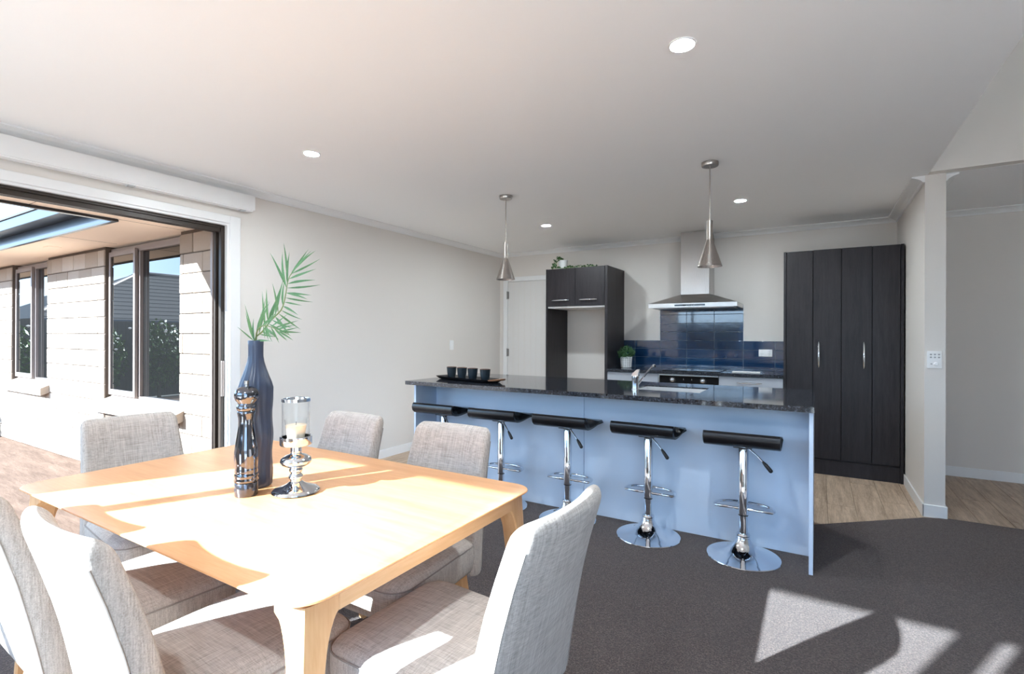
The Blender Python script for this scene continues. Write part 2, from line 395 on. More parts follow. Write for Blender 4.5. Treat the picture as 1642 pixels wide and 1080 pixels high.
# blind cassette above the opening
rb = thing('roller_blind', 'long white roller blind cassette mounted above the sliding door opening', 'blind', (XL, 2.36, 2.228))
obj('cassette', B(0, .084, -2.9, 0, 0.008, .122, bevel=.006, seg=2), M['white'], rb, 40)
obj('bottom_rail', B(.02, .078, -2.88, -.015, 0, .012, bevel=.003, seg=1), M['white'], rb)
for yy in (-.09, -.83, -2.1): obj('bracket', B(.03, .075, yy-.02, yy+.02, -.008, .006, bevel=.002, seg=1), M['grey'], rb)

# ---------------------------------------------------------------- exterior: patio, wing wall, eaves
YW = 2.15
struct('patio', B(-11.5, XL-E-.012, -9, YW+.01, -.12, -.02), M['patio'])
struct('ground', B(-60, 60, -60, 60, -.5, -.14), M['neutral_ground'])  # ground kept neutral grey so no green light bounces indoors
struct('bounce_paving', B(-3.8, 8, -9, YR-.101, -.135, -.03), M['bounce_paving'])  # unseen pale slab, added to bounce sunlight up to the ceiling
we = struct('wall_exterior', B(-10.6, -7.3-1.13, YW+.012, YW+.2, -.1, 2.11).box(-7.3, -5.87, YW+.012, YW+.2, -.1, 2.11).box(-4.475, XL-.135, YW+.012, YW+.2, -.1, 2.11)
            .box(-8.43, -7.3, YW+.012, YW+.2, -.1, .66).box(-5.87, -4.475, YW+.012, YW+.2, -.1, .60), M['mortar'])
bc = {}
def block(x0, x1, z0, z1):
    L, H = round(x1-x0, 3), round(z1-z0, 3)
    if L < .03 or H < .03: return
    if (L, H) not in bc:
        bc[(L, H)] = B(.004, L-.004, 0, .09, .004, H-.004, bevel=.004, seg=1).mesh(); bc[(L, H)].materials.append(M['block'])
    link('block', bc[(L, H)], None, we, loc=(x0, YW+random.uniform(-.002, .002), z0))
CH, BL = .162, .29
openings = [(-8.43, -7.3, .66, 2.2), (-5.87, -4.475, .60, 2.2)]
for r in range(13):
    z0 = -.02 + r*CH; z1 = min(z0+CH, 2.11)
    x1 = -3.985 + (BL/2 if r % 2 else 0)
    while x1 > -10.3:
        x0 = x1-BL
        segs = [(x0, min(x1, -3.985))]
        for a, b_, c, dd in openings:
            if z1 > c+.02:
                ns = []
                for s0, s1 in segs:
                    if s1 <= a or s0 >= b_: ns.append((s0, s1)); continue
                    if s0 < a: ns.append((s0, a))
                    if s1 > b_: ns.append((b_, s1))
                segs = ns
        for s0, s1 in segs: block(s0, s1, z0, z1)
        x1 = x0
def wing_window(name, x0, x1, z0, z1, split, openang):
    d = sempty(name); y0, y1 = YW+.055, YW+.11; fw = .028; m = M['alumg']
    obj('jamb', B(x0, x0+fw, y0, y1, z0, z1, bevel=.003, seg=1), m, d); obj('jamb', B(x1-fw, x1, y0, y1, z0, z1, bevel=.003, seg=1), m, d)
    obj('head', B(x0+fw, x1-fw, y0, y1, z1-.06, z1, bevel=.003, seg=1), m, d); obj('bottom_rail', B(x0+fw, x1-fw, y0, y1, z0, z0+fw, bevel=.003, seg=1), m, d)
    obj('mullion', B(split-.02, split+.025, y0, y1, z0+fw, z1-.06, bevel=.003, seg=1), m, d)
    obj('pane', B(split+.025, x1-fw, y0+.028, y0+.034, z0+fw, z1-.06), M['pane'], d)
    # sash of the narrow light, hung slightly open
    sx0, sx1, sz0, sz1 = x0+.02, split+.005, z0+.02, z1-.035
    sa = bpy.data.objects.new('sash', None); COL.objects.link(sa); sa.parent = d; sa.location = (sx0, y0-.012, 0); sa.rotation_euler = (0, 0, -R(openang))
    W = sx1-sx0
    obj('sash_frame', B(0, .034, -.012, .012, sz0, sz1).box(W-.034, W, -.012, .012, sz0, sz1).box(.034, W-.034, -.012, .012, sz0, sz0+.05).box(.034, W-.034, -.012, .012, sz1-.045, sz1), m, sa)
    obj('pane', B(.034, W-.034, -.003, .003, sz0+.05, sz1-.045), M['pane'], sa)
    obj('dark_backing', B(x0, x1, YW+.16, YW+.17, z0, z1), M['inside'], d)  # flat dark sheet standing in for the unlit room
    # sloping sill of header bricks
    n = max(6, round((x1-x0+.24)/.105)); bw = (x1-x0+.24)/n
    for k in range(n):
        xa = x0-.16+k*bw; bm_ = MB()
        bm_.prism([(-.075, -.135), (.06, -.085), (.06, .0), (-.075, -.055)], lambda a, b, q=xa: (q+.002, YW+a, z0+b), lambda a, b, q=xa: (q+bw-.002, YW+a, z0+b))
        obj('sill_brick', bm_, M['block'], d)
    return d
wing_window('window_1', -5.87, -4.475, .675, 2.09, -5.31, 0.7)
wing_window('window_2', -8.43, -7.3, .735, 2.09, -7.86, 0.4)
# eaves
ZS, EX, EY = 2.112, -4.385, 1.69
struct('soffit', B(-10.6, EX, EY, YW+.2, ZS, ZS+.015).box(EX, XL-E-.0, YR-1.2, YW+.2, ZS, ZS+.015), M['soffit'])
jt = MB(); jt.box(-5.6, -5.597, EY, YW, ZS-.0012, ZS).box(EX, XL-E, 1.2, 1.203, ZS-.0012, ZS).box(-4.39, -4.387, EY, YW, ZS-.0012, ZS)
struct('trim_6', jt, M['mortar'])
struct('trim_7', B(-6.42, -6.28, 1.86, 1.96, ZS-.004, ZS+.002, bevel=.001, seg=1), M['soffit'])
fa = struct('fascia', B(-10.6, EX, EY-.02, EY, ZS-.012, ZS+.15), M['fascia'])
obj('edge_strip', B(-10.6, EX, EY-.026, EY+.004, ZS-.018, ZS-.008), M['gutter'], fa)
obj('side_board', B(EX-.02, EX, YR-1.2, EY-.02, ZS-.012, ZS+.15), M['fascia'], fa)
obj('side_strip', B(EX-.026, EX+.008, YR-1.2, EY, ZS-.02, ZS-.006), M['gutter'], fa)
gu = struct('gutter', B(-10.6, EX-.03, EY-.145, EY-.022, ZS+.085, ZS+.19, bevel=.006, seg=2), M['gutter'])
obj('gutter_lip', B(-10.6, EX-.03, EY-.155, EY-.14, ZS+.175, ZS+.20, bevel=.003, seg=1), M['alum'], gu)
obj('side_gutter', B(EX-.145, EX-.022, YR-1.2, EY-.15, ZS+.085, ZS+.19, bevel=.006, seg=2), M['gutter'], gu)
ro = MB()
ro.prism([(EY-.12, ZS+.19), (YW+2.5, ZS+1.3), (YW+2.5, ZS+1.22), (EY-.02, ZS+.13)], lambda a, b: (-10.6, a, b), lambda a, b: (EX+.3, a, b))
ro.prism([(EX-.1, ZS+.19), (XL+.3, ZS+.50), (XL+.3, ZS+.40), (EX, ZS+.13)], lambda a, b: (a, YR-1.2, b), lambda a, b: (a, EY, b))
struct('roof', ro, M['roof'])

# seen only mirrored in the wing's windows: fence, hedge, neighbour house, street lamp, tree
def leaves(mb, c, rad, n, size, rng, thin=1.0):
    for _ in range(n):
        while True:
            p = Vector((rng.uniform(-1, 1), rng.uniform(-1, 1), rng.uniform(-1, 1)))
            if 0.35 < p.length < 1: break
        q = Vector((c[0]+p.x*rad[0], c[1]+p.y*rad[1], c[2]+p.z*rad[2]))
        a = Vector((rng.uniform(-1, 1), rng.uniform(-1, 1), rng.uniform(-1, 1))).normalized(); b_ = a.orthogonal().normalized()
        s = size*rng.uniform(.6, 1.3)
        mb.face([q-a*s, q+b_*s*.45*thin, q+a*s, q-b_*s*.45*thin])
rng = random.Random(3)
fe = thing('fence', 'dark timber fence standing behind the flowering hedge, mirrored in the windows', 'fence', (-12.8, 0, 0))
fb = B(0, .02, .002, .148, -.12, 1.55, bevel=.003, seg=1).mesh(); fb.materials.append(M['fence'])
for k in range(64): link('fence_board', fb, None, fe, loc=(0, -7.4+k*.15, 0))
obj('rail', B(-.05, 0, -7.4, 2.2, .4, .49), M['fence'], fe); obj('rail', B(-.05, 0, -7.4, 2.2, 1.2, 1.29), M['fence'], fe)
for k, (yy, hh) in enumerate(((1.5, 1.5), (0.25, 1.45), (-1.0, 1.55), (-2.25, 1.35), (-3.5, 1.3))):
    hg = thing('hedge_bush', ['flowering hedge bush at the far window end of the fence', 'second flowering hedge bush along the dark fence', 'tallest flowering hedge bush in the middle of the row', 'fourth hedge bush along the dark fence', 'last and lowest hedge bush along the dark fence'][k], 'bush', (-12.2, yy, -.13), group='hedge bushes along the fence')
    mb = MB(); leaves(mb, (0, 0, hh*.62), (.42, .58, hh*.5), 1500, .055, rng); o = obj('foliage', mb, M['hedge'], hg); o['kind'] = 'stuff'
    mb = MB()
    for _ in range(9):
        a = rng.uniform(-.5, .5); h = rng.uniform(.75, 1.08)*hh
        mb.lathe([(.004, -.02), (.028, 0), (.03, .012), (.006, .022)], (.36+rng.uniform(-.08, .08), a, h), 7)
    o = obj('flowers', mb, M['flower'], hg); o['kind'] = 'stuff'
    obj('stem', MB().tube([(0, 0, 0), (.02, .02, hh*.5)], [.04, .02], 7), M['bark'], hg)
nh = thing('neighbour_house', 'neighbour house with a hipped tile roof, mirrored in the wing window', 'house', (-30, -12, -.14))
obj('wall', B(-8, 0, -8, 7.5, 0, 2.1), M['brickw'], nh)
rf = MB(); ev = 2.1
rf.face([(.5, 8.5, ev), (.5, -9, ev), (-4, -4.5, ev+2.9), (-4, 3.0, ev+2.9)]).face([(-8.5, 8.5, ev), (.5, 8.5, ev), (-4, 3.0, ev+2.9)]).face([(-8.5, -9, ev), (-8.5, 8.5, ev), (-4, 3.0, ev+2.9), (-4, -4.5, ev+2.9)]).face([(.5, -9, ev), (-8.5, -9, ev), (-4, -4.5, ev+2.9)])
bmesh.ops.remove_doubles(rf.bm, verts=rf.bm.verts[:], dist=.001)
roof_o = obj('hip_roof', rf, M['roof'], nh)
for k in range(13):
    t = (k+.5)/13; yy0 = -9+4.5*t; yy1 = 8.5-5.5*t; xx = .5-4.5*t; zz = ev+2.9*t
    obj('tile_course', MB().tube([(xx, yy0, zz), (xx, yy1, zz)], .02, 6), M['roof'], roof_o)
obj('ridge_cap', MB().tube([(.5, 8.5, ev), (-4, 3.0, ev+2.9), (-4, -4.5, ev+2.9), (.5, -9, ev)], .1, 8), M['alumg'], roof_o)
obj('eave_gutter', B(.45, .6, -9, 8.5, ev-.15, ev+.02), M['fascia'], nh)
fr_ = thing('fence', 'dark timber fence across the rear garden, behind the camera', 'fence', (0, -10, 0))
fb2 = B(.002, .148, 0, .02, -.12, 1.8, bevel=.003, seg=1).mesh(); fb2.materials.append(M['fence'])
for k in range(110): link('fence_board', fb2, None, fr_, loc=(-10+k*.15, 0, 0))
obj('rail', B(-10, 6.5, -.05, 0, .4, .49), M['fence'], fr_); obj('rail', B(-10, 6.5, -.05, 0, 1.4, 1.49), M['fence'], fr_)
tag(obj('street_lamp', MB().tube([(0, 0, 0), (0, 0, 4.6), (0, -.12, 5.1), (0, -.45, 5.5), (0, -.9, 5.66), (0, -1.3, 5.7)], [.08, .06, .05, .045, .04, .04], 8).box(-.1, .1, -1.75, -1.25, 5.66, 5.76, bevel=.03), M['lampm'], smooth=40, loc=(-42, -14.2, -.14)),
    'curved street lamp rising behind the neighbour roof, mirrored in the window', 'street lamp')
tr = thing('garden_tree', 'small leafy tree beside the fence, mirrored in the far window', 'tree', (-15.6, 1.5, -.14))
obj('trunk', MB().tube([(0, 0, 0), (.05, .02, 1.2), (.1, -.1, 2.4)], [.07, .05, .02], 8), M['bark'], tr)
mb = MB(); leaves(mb, (.1, -.2, 2.5), (.8, .8, .7), 900, .06, rng); o = obj('foliage', mb, M['leaf'], tr); o['kind'] = 'stuff'
sb = thing('garden_shrub', 'dark low shrub at the foot of the wing wall, left edge', 'shrub', (-9.05, 1.98, -.02))
mb = MB(); leaves(mb, (0, 0, .2), (.2, .14, .24), 700, .035, rng); o = obj('foliage', mb, M['shrub'], sb); o['kind'] = 'stuff'
obj('stem', MB().tube([(0, 0, 0), (.01, 0, .25)], [.02, .01], 6), M['bark'], sb)

# ---------------------------------------------------------------- kitchen: back wall
# interior door in the back wall (left)
d2 = sempty('door_2')
DX0, DX1 = -3.708, -2.90
dl = MB().box(DX0+.004, DX1, YB-.022, YB-.004, .01, 2.014, bevel=.002, seg=1)
obj('door_leaf', dl, M['wdoor'], d2)
for k in range(1, 9): obj('groove', B(DX0+k*.09, DX0+k*.09+.004, YB-.0235, YB-.02, .03, 2.0), M['wall'], d2)
obj('casing', B(DX0-.068, DX0, YB-.03, YB, 0, 2.08, bevel=.004, seg=1), M['white'], d2)
obj('casing', B(DX1, DX1+.068, YB-.03, YB, 0, 2.08, bevel=.004, seg=1), M['white'], d2)
obj('head_casing', B(DX0, DX1, YB-.03, YB, 2.017, 2.08, bevel=.004, seg=1), M['white'], d2)
for zz in (1.78, .985, .25): obj('hinge', MB().box(DX0-.012, DX0+.022, YB-.033, YB-.02, zz, zz+.1, bevel=.002, seg=1).tube([(DX0, YB-.036, zz-.005), (DX0, YB-.036, zz+.105)], .007, 8), M['hinge'], d2)

# tall refrigerator surround
FX0, FX1, FY, FT = -2.821, -2.037, 5.48, 2.07
fc = thing('fridge_cabinet', 'dark woodgrain fridge surround with empty recess, left of the blue tiles', 'cabinet', (FX0, FY, 0))
D = YB-.001-FY; Wd = FX1-FX0
obj('side_panel', B(0, .020, .0, D, 0, FT, bevel=.001, seg=1), M['dark'], fc)
obj('side_panel', B(Wd-.034, Wd, 0, D, 0, FT, bevel=.001, seg=1), M['dark'], fc)
obj('top_panel', B(.02, Wd-.034, .02, D, FT-.018, FT), M['darkin'], fc)
o = obj('shelf', B(.02, Wd-.034, .02, D, 1.60, 1.618), M['white'], fc); o['label'] = 'white underside of the cupboards'
for k in range(2):
    a = .022+k*(Wd-.056)/2; b_ = a+(Wd-.056)/2-.003
    dr = obj('cupboard_door', B(a, b_, 0, .019, 1.622, FT-.002, bevel=.001, seg=1), M['dark'], fc)
    xc = b_-.19 if k == 0 else a+.16
    hb = MB().tube([(xc-.11, -.006, 1.69), (xc-.085, -.02, 1.69), (xc, -.027, 1.69), (xc+.085, -.02, 1.69), (xc+.11, -.006, 1.69)], [.004, .007, .008, .007, .004], 8)
    o = obj('handle', hb, M['chrome'], dr, 60); o['label'] = 'chrome bow handle'
# pantry
PX0, PX1, PY = -.275, .640, 5.475
pn = thing('pantry_cupboard', 'tall dark woodgrain pantry with four door panels beside the white wall', 'cabinet', (PX0, PY, 0))
PWd = PX1-PX0
obj('body', B(0, PWd, .022, YB-.001-PY, .0, FT), M['darkin'], pn)
obj('plinth', B(0, PWd, .014, .024, 0, .135), M['darkin'], pn)
obj('end_strip', B(PWd-.022, PWd, -.002, .022, .0, FT), M['dark'], pn)
obj('end_strip', B(0, .020, -.002, .022, 0.13, FT), M['dark'], pn)
xs = [.022, .240, .462, .690, PWd-.024]
for k in range(4):
    dz = .004 if k in (1, 2) else 0
    dr = obj('door', B(xs[k]+.0022, xs[k+1]-.0022, 0-dz*.5, .020, .15, FT-.002+dz*.4, bevel=.0015, seg=1), M['dark'], pn)
    if k in (1, 2):
        xc = xs[1]+.047 if k == 1 else xs[3]-.060
        hb = MB().tube([(xc, -.004, .985), (xc, -.024, 1.01), (xc, -.031, 1.10), (xc, -.024, 1.195), (xc, -.004, 1.22)], [.004, .0075, .0085, .0075, .004], 8)
        o = obj('handle', hb, M['chrome'], dr, 60); o['label'] = 'chrome bow handle'

# base cabinets, oven, rear benchtop
BY = 5.475
ca = thing('base_cabinet', 'pale grey base cabinet under the rear benchtop, left of the oven', 'cabinet', (-2.037, BY, 0))
obj('body', B(0.001, .575, .02, .55, .12, .868), M['cabw'], ca); obj('plinth', B(0.001, .575, .06, .08, 0, .12), M['darkin'], ca)
for k in range(2): obj('door', B(.003+k*.287, .286+k*.287, 0, .018, .125, .862, bevel=.0015, seg=1), M['cabw'], ca)
ov = thing('oven', 'built-in oven with black control panel and steel strip under the cooktop', 'oven', (-1.46, BY, .12))
obj('body', B(.004, .596, .022, .54, .0, .745), M['inside'], ov)
obj('side_trim', B(.0, .012, -.003, .02, 0, .748), M['steelx'], ov)
obj('top_trim', B(.012, .602, -.006, .02, .730, .748, bevel=.002, seg=1), M['steelx'], ov)
cpn = obj('control_panel', B(.012, .602, -.004, .02, .635, .728, bevel=.002, seg=1), M['blackgl'], ov)
for xx in (.149, .456):
    kb = MB(); kb.loft([[(xx+r*math.cos(a), y, .688+r*math.sin(a)) for a in (2*PI*q/20 for q in range(20))] for r, y in ((.021, -.004), (.021, -.012), (.017, -.014), (.015, -.032), (.012, -.034))])
    o = obj('knob', kb, M['chrome'], cpn, 40); o['label'] = 'round steel knob'
    mk = MB()
    for q in range(10):
        a = R(-40+q*29); mk.box(xx+.03*math.cos(a)-.0012, xx+.03*math.cos(a)+.0012, -.0048, -.0038, .688+.03*math.sin(a)-.0012, .688+.03*math.sin(a)+.0012)
    obj('dial_marks', mk, M['plate'], cpn)
for xx in (.262, .345): obj('indicator_mark', B(xx-.001, xx+.001, -.0048, -.0038, .69, .705), M['plate'], cpn)
obj('oven_door', B(.012, .602, -.004, .02, .01, .628, bevel=.002, seg=1), M['blackgl'], ov)
obj('door_handle', MB().tube([(.06, -.04, .585), (.55, -.04, .585)], .009, 10).tube([(.08, -.004, .585), (.08, -.04, .585)], .006, 8).tube([(.53, -.004, .585), (.53, -.04, .585)], .006, 8), M['steelx'], ov, 50)
du = thing('drawer_unit', 'pale grey drawer unit with long chrome handles beside the dark pantry', 'cabinet', (-.855, BY, 0))
obj('body', B(.003, .577, .02, .55, .12, .868), M['cabw'], du); obj('plinth', B(.003, .577, .06, .08, 0, .12), M['darkin'], du)
for z0, z1 in ((.752, .863), (.44, .747), (.125, .435)):
    dr = obj('drawer', B(.003, .577, 0, .018, z0, z1, bevel=.0015, seg=1), M['cabw'], du)
    zc = z1-.055
    hb = MB().tube([(.17, -.003, zc), (.195, -.02, zc), (.285, -.027, zc), (.37, -.02, zc), (.395, -.003, zc)], [.004, .007, .008, .007, .004], 8)
    o = obj('handle', hb, M['chrome'], dr, 60); o['label'] = 'chrome bow handle'
tag(obj('rear_benchtop', B(FX1+.001, PX0-.001, 5.455, YB-.001, .869, .90, bevel=.002, seg=1), M['granite']), 'dark speckled stone benchtop running along the blue tiled wall', 'benchtop')
ct = thing('cooktop', 'black glass cooktop set into the rear benchtop below the range hood', 'cooktop', (-1.43, 5.52, .9))
obj('glass_plate', B(0, .58, 0, .46, .0005, .006, bevel=.002, seg=1), M['blackgl'], ct)
for cxx, cyy, rr in ((.15, .13, .075), (.43, .13, .09), (.15, .34, .09), (.43, .34, .075)):
    obj('burner_ring', MB().tube([(cxx+rr*math.cos(a), cyy+rr*math.sin(a), .006) for a in (2*PI*q/28 for q in range(28))], .0012, 4, loop=True), M['text'], ct)
# tiles as pieces of the back wall
tc_ = {}
def tile(x0, x1, z0, z1):
    L, H = round(x1-x0, 3), round(z1-z0, 3)
    if (L, H) not in tc_:
        tc_[(L, H)] = B(.0016, L-.0016, -.010, 0, .0016, H-.0016, bevel=.0018, seg=2).mesh(20); tc_[(L, H)].materials.append(M['tile'])
    link('tile', tc_[(L, H)], None, wb, loc=(x0, YB-.001, z0))
obj('grout', B(-2.036, -.276, YB-.006, YB-.0005, .90, 1.215).box(-1.592, -.692, YB-.006, YB-.0005, 1.215, 1.61), M['grout'], wb)
cols = [-2.036, -1.897, -1.593, -1.292, -.992, -.692, -.384, -.277]
rows = [.901, .917, 1.02, 1.119, 1.218]
for r0, r1 in zip(rows, rows[1:]):
    for c0, c1 in zip(cols, cols[1:]): tile(c0, c1, r0, r1)
for r0, r1 in zip([1.218, 1.318, 1.417, 1.516], [1.318, 1.417, 1.516, 1.606]):
    for c0, c1 in zip(cols[2:5], cols[3:6]): tile(c0, c1, r0, r1)
obj('tile_trim', B(-1.599, -1.593, YB-.013, YB, 1.218, 1.60).box(-.692, -.686, YB-.013, YB, 1.218, 1.60), M['white'], wb)
# power point
def plate(name, label, cat, x0, x1, z0, z1, y, group=None):
    t = thing(name, label, cat, ((x0+x1)/2, y, (z0+z1)/2)); a, b_ = (x1-x0)/2, (z1-z0)/2
    obj('plate', B(-a, a, -.009, 0, -b_, b_, bevel=.003, seg=2), M['plate'], t, 40); return t
po = plate('power_socket', 'white double power socket on the blue tiles', 'socket', -.539, -.408, 1.053, 1.129, YB-.011)
for sx in (-.034, .034):
    obj('rocker', B(sx-.009, sx+.009, -.013, -.008, .012, .028, bevel=.001, seg=1), M['plate'], po)
    for dx, rz in ((-.008, .5), (.008, -.5)): obj('pin_slot', B(sx+dx-.0012, sx+dx+.0012, -.0096, -.0088, -.012, -.003, rot=Matrix.Rotation(rz, 4, 'Y')), M['text'], po)
    obj('pin_slot', B(sx-.0012, sx+.0012, -.0096, -.0088, -.027, -.018), M['text'], po)
# range hood
HX0, HX1 = -1.592, -.694
hoo = thing('range_hood', 'stainless steel canopy range hood with square chimney above blue tiles', 'range hood', ((HX0+HX1)/2, YB-.001, 1.575))
hw = (HX1-HX0)/2; cw = .15; cd = -.31
o = MB(); o.loft([[(-hw, -.5, .0), (hw, -.5, .0), (hw, 0, .0), (-hw, 0, .0)], [(-hw, -.5, .045), (hw, -.5, .045), (hw, 0, .045), (-hw, 0, .045)]]); obj('canopy_lip', o, M['steelx'], hoo)
o = MB(); o.loft([[(-hw, -.5, .046), (hw, -.5, .046), (hw, 0, .046), (-hw, 0, .046)], [(-cw, cd, .15), (cw, cd, .15), (cw, 0, .15), (-cw, 0, .15)]]); obj('canopy', o, M['steelx'], hoo)
obj('chimney', B(-cw, cw, cd, 0, .148, HC-1.575-.001, bevel=.002, seg=1), M['steel'], hoo)
obj('chimney_vent', B(cw-.001, cw+.001, -.24, -.08, .70, .78), M['inside'], hoo)
cpn = obj('control_strip', B(-.17, .14, -.5025, -.49, .014, .032), M['blackgl'], hoo)
for k in range(4): obj('button', B(-.05+k*.024, -.036+k*.024, -.5045, -.502, .018, .028), M['text'], cpn)
obj('grease_filter', B(-hw+.04, hw-.04, -.46, -.04, -.008, .001), M['hinge'], hoo)
# pots and paper on the bench
hp = thing('potted_herb', 'small bushy green plant in a white grid-pattern pot on the rear bench', 'plant', (-1.91, 5.76, .90))
ph = MB().lathe([(.001, 0), (.052, 0), (.056, .01), (.064, .13), (.061, .132), (.056, .115), (.001, .11)], (0, 0, 0), 28)
pt = obj('pot', ph, M['grey'], hp, 40)
rb_ = MB()
for k in range(6):
    zz = .012+k*.021; rr = .0562+zz*.062
    rb_.tube([(rr*math.cos(a), rr*math.sin(a), zz) for a in (2*PI*q/28 for q in range(28))], .0028, 5, loop=True)
for q in range(16):
    a = 2*PI*q/16; rb_.tube([(.0565*math.cos(a), .0565*math.sin(a), .006), (.0645*math.cos(a), .0645*math.sin(a), .128)], .0026, 5)
obj('relief_grid', rb_, M['plate'], pt, 50)
mb = MB(); leaves(mb, (0, 0, .175), (.10, .095, .08), 420, .023, rng, .6); o = obj('foliage', mb, M['herb'], hp); o['kind'] = 'stuff'
bk = thing('booklet', 'white folded booklet lying on the rear benchtop right of the cooktop', 'booklet', (-.62, 5.66, .901), R(4))
obj('cover', B(-.13, .13, -.09, .09, .004, .0055), M['paper'], bk); obj('pages', B(-.128, .128, -.088, .088, 0, .004), M['paper'], bk)
# trailing plant on top of the fridge cabinet
tp = thing('trailing_plant', 'trailing ivy in a white pot on top of the fridge cabinet', 'plant', (-2.70, 5.66, FT))
obj('pot', MB().lathe([(.001, 0), (.045, 0), (.05, .006), (.058, .12), (.055, .122), (.05, .105), (.001, .10)], (.02, 0, 0), 26), M['pot'], tp, 40)
vines = [[(.02, 0, .12), (-.03, -.03, .16), (-.075, -.05, .10), (-.085, -.08, .03), (-.06, -.14, .012), (0, -.155, .012)],
         [(.02, 0, .12), (0, -.06, .14), (-.02, -.1, .08), (-.03, -.12, .02), (.06, -.14, .01), (.2, -.14, .01)],
         [(.02, 0, .12), (-.04, .02, .15), (-.09, .0, .08), (-.1, -.05, .02)],
         [(.1, -.13, .01), (.2, -.12, .012), (.3, -.14, .01), (.42, -.12, .012), (.5, -.1, .012)]]
for v in vines:
    vo = obj('vine', MB().tube(v, .003, 5), M['stem'], tp)
    mb = MB()
    for k in range(len(v)-1):
        for q in range(9):
            p = Vector(v[k]).lerp(Vector(v[k+1]), rng.random()) + Vector((rng.uniform(-.014, .014), rng.uniform(-.014, .014), rng.uniform(0, .02)))
            a = Vector((rng.uniform(-1, 1), rng.uniform(-1, 1), rng.uniform(-.5, .8))).normalized(); b_ = a.orthogonal().normalized(); s = rng.uniform(.010, .017)
            mb.face([p-a*s, p+b_*s*.8, p+a*s, p-b_*s*.8])
    o = obj('leaves', mb, M['leaf'], vo); o['kind'] = 'stuff'

# ---------------------------------------------------------------- island
IX0, IX1, IY0, IY1 = -2.865, -.012, 3.08, 4.085
isl = thing('island_cabinet', 'long pale kitchen island base tinted with skylight blue under the dark stone top', 'cabinet', (0, 0, 0))
for a, b_ in ((-2.79, -1.433), (-1.430, -.037)): obj('front_panel', B(a, b_, 3.384, 3.402, .004, .869, bevel=.0012, seg=1), M['panel'], isl)  # pale grey panels, with the blue of the skylight put into their colour
obj('end_panel', B(-2.81, -2.79, 3.125, 4.06, .004, .869, bevel=.001, seg=1), M['panel'], isl)
obj('end_panel', B(-.036, -.016, 3.125, 4.06, .004, .869, bevel=.001, seg=1), M['panel'], isl)
obj('carcass', B(-2.788, -1.2, 3.403, 4.02, .10, .868).box(-.56, -.038, 3.403, 4.02, .10, .868).box(-1.2, -.56, 3.403, 3.425, .10, .868).box(-1.2, -.56, 3.86, 4.02, .10, .868).box(-1.2, -.56, 3.425, 3.86, .10, .6), M['cabw'], isl)
SX0, SX1, SY0, SY1 = -1.10, -.655, 3.455, 3.80
it = MB()
it.box(IX0, SX0, IY0, IY1, .87, .90, bevel=.0015, seg=1).box(SX1, IX1, IY0, IY1, .87, .90, bevel=.0015, seg=1)
it.box(SX0-.002, SX1+.002, IY0, SY0, .87, .90, bevel=.0015, seg=1).box(SX0-.002, SX1+.002, SY1, IY1, .87, .90, bevel=.0015, seg=1)
it = MB()
oc = [(IX0, IY0), (IX1, IY0), (IX1, IY1), (IX0, IY1)]; ic = [(SX0, SY0), (SX1, SY0), (SX1, SY1), (SX0, SY1)]
V = {}
for nm, pts in (('o', oc), ('i', ic)):
    for z in (.87, .90): V[nm, z] = [it.bm.verts.new((x, y, z)) for x, y in pts]
for k in range(4):
    j = (k+1) % 4
    for z in (.87, .90): it.bm.faces.new((V['o', z][k], V['o', z][j], V['i', z][j], V['i', z][k]))
    for nm in 'oi': it.bm.faces.new((V[nm, .87][k], V[nm, .87][j], V[nm, .90][j], V[nm, .90][k]))
tag(obj('island_benchtop', it, M['granite']), 'long dark speckled stone island top above the bar stools', 'benchtop')
sk = thing('sink', 'stainless steel undermount sink let into the island top behind the tap', 'sink', (SX0, SY0, .895))
W_, D_ = SX1-SX0, SY1-SY0
bs = MB(); r0 = [(-.006, -.006), (W_+.006, -.006), (W_+.006, D_+.006), (-.006, D_+.006)]; r1 = [(.0015, .0015), (W_-.0015, .0015), (W_-.0015, D_-.0015), (.0015, D_-.0015)]; r2 = [(.02, .02), (W_-.02, .02), (W_-.02, D_-.02), (.02, D_-.02)]
bs.loft([[(x, y, -.026) for x, y in r1], [(x, y, -.004) for x, y in r1]], cap0=False, cap1=False)
bs.loft([[(x, y, -.026) for x, y in r1], [(x, y, -.16) for x, y in r1], [(x, y, -.185) for x, y in r2]], cap0=False, cap1=True)
obj('basin', bs, M['sinksteel'], sk); obj('drain', MB().lathe([(.001, -.182), (.04, -.182), (.042, -.184), (.03, -.186), (.001, -.186)], (W_/2, D_/2, 0), 20), M['chrome'], sk, 40)
tp_ = thing('mixer_tap', 'chrome mixer tap with angled spout standing in front of the sink', 'tap', (-1.07, 3.425, .90))
obj('tap_body', MB().lathe([(.001, 0), (.027, 0), (.027, .004), (.023, .007), (.023, .075), (.024, .078), (.024, .098), (.001, .1)], (0, 0, 0), 28), M['chrome'], tp_, 40)
lv = MB(); lv.loft([[(-.023, -.02, .096), (.023, -.02, .096), (.023, .02, .098), (-.023, .02, .098)], [(-.018, -.016, .112), (.022, -.012, .116), (.022, .02, .118), (-.016, .02, .114)], [(.008, -.004, .138), (.026, -.002, .140), (.026, .014, .142), (.008, .014, .14)]])
obj('lever', lv, M['chrome'], tp_, 40)
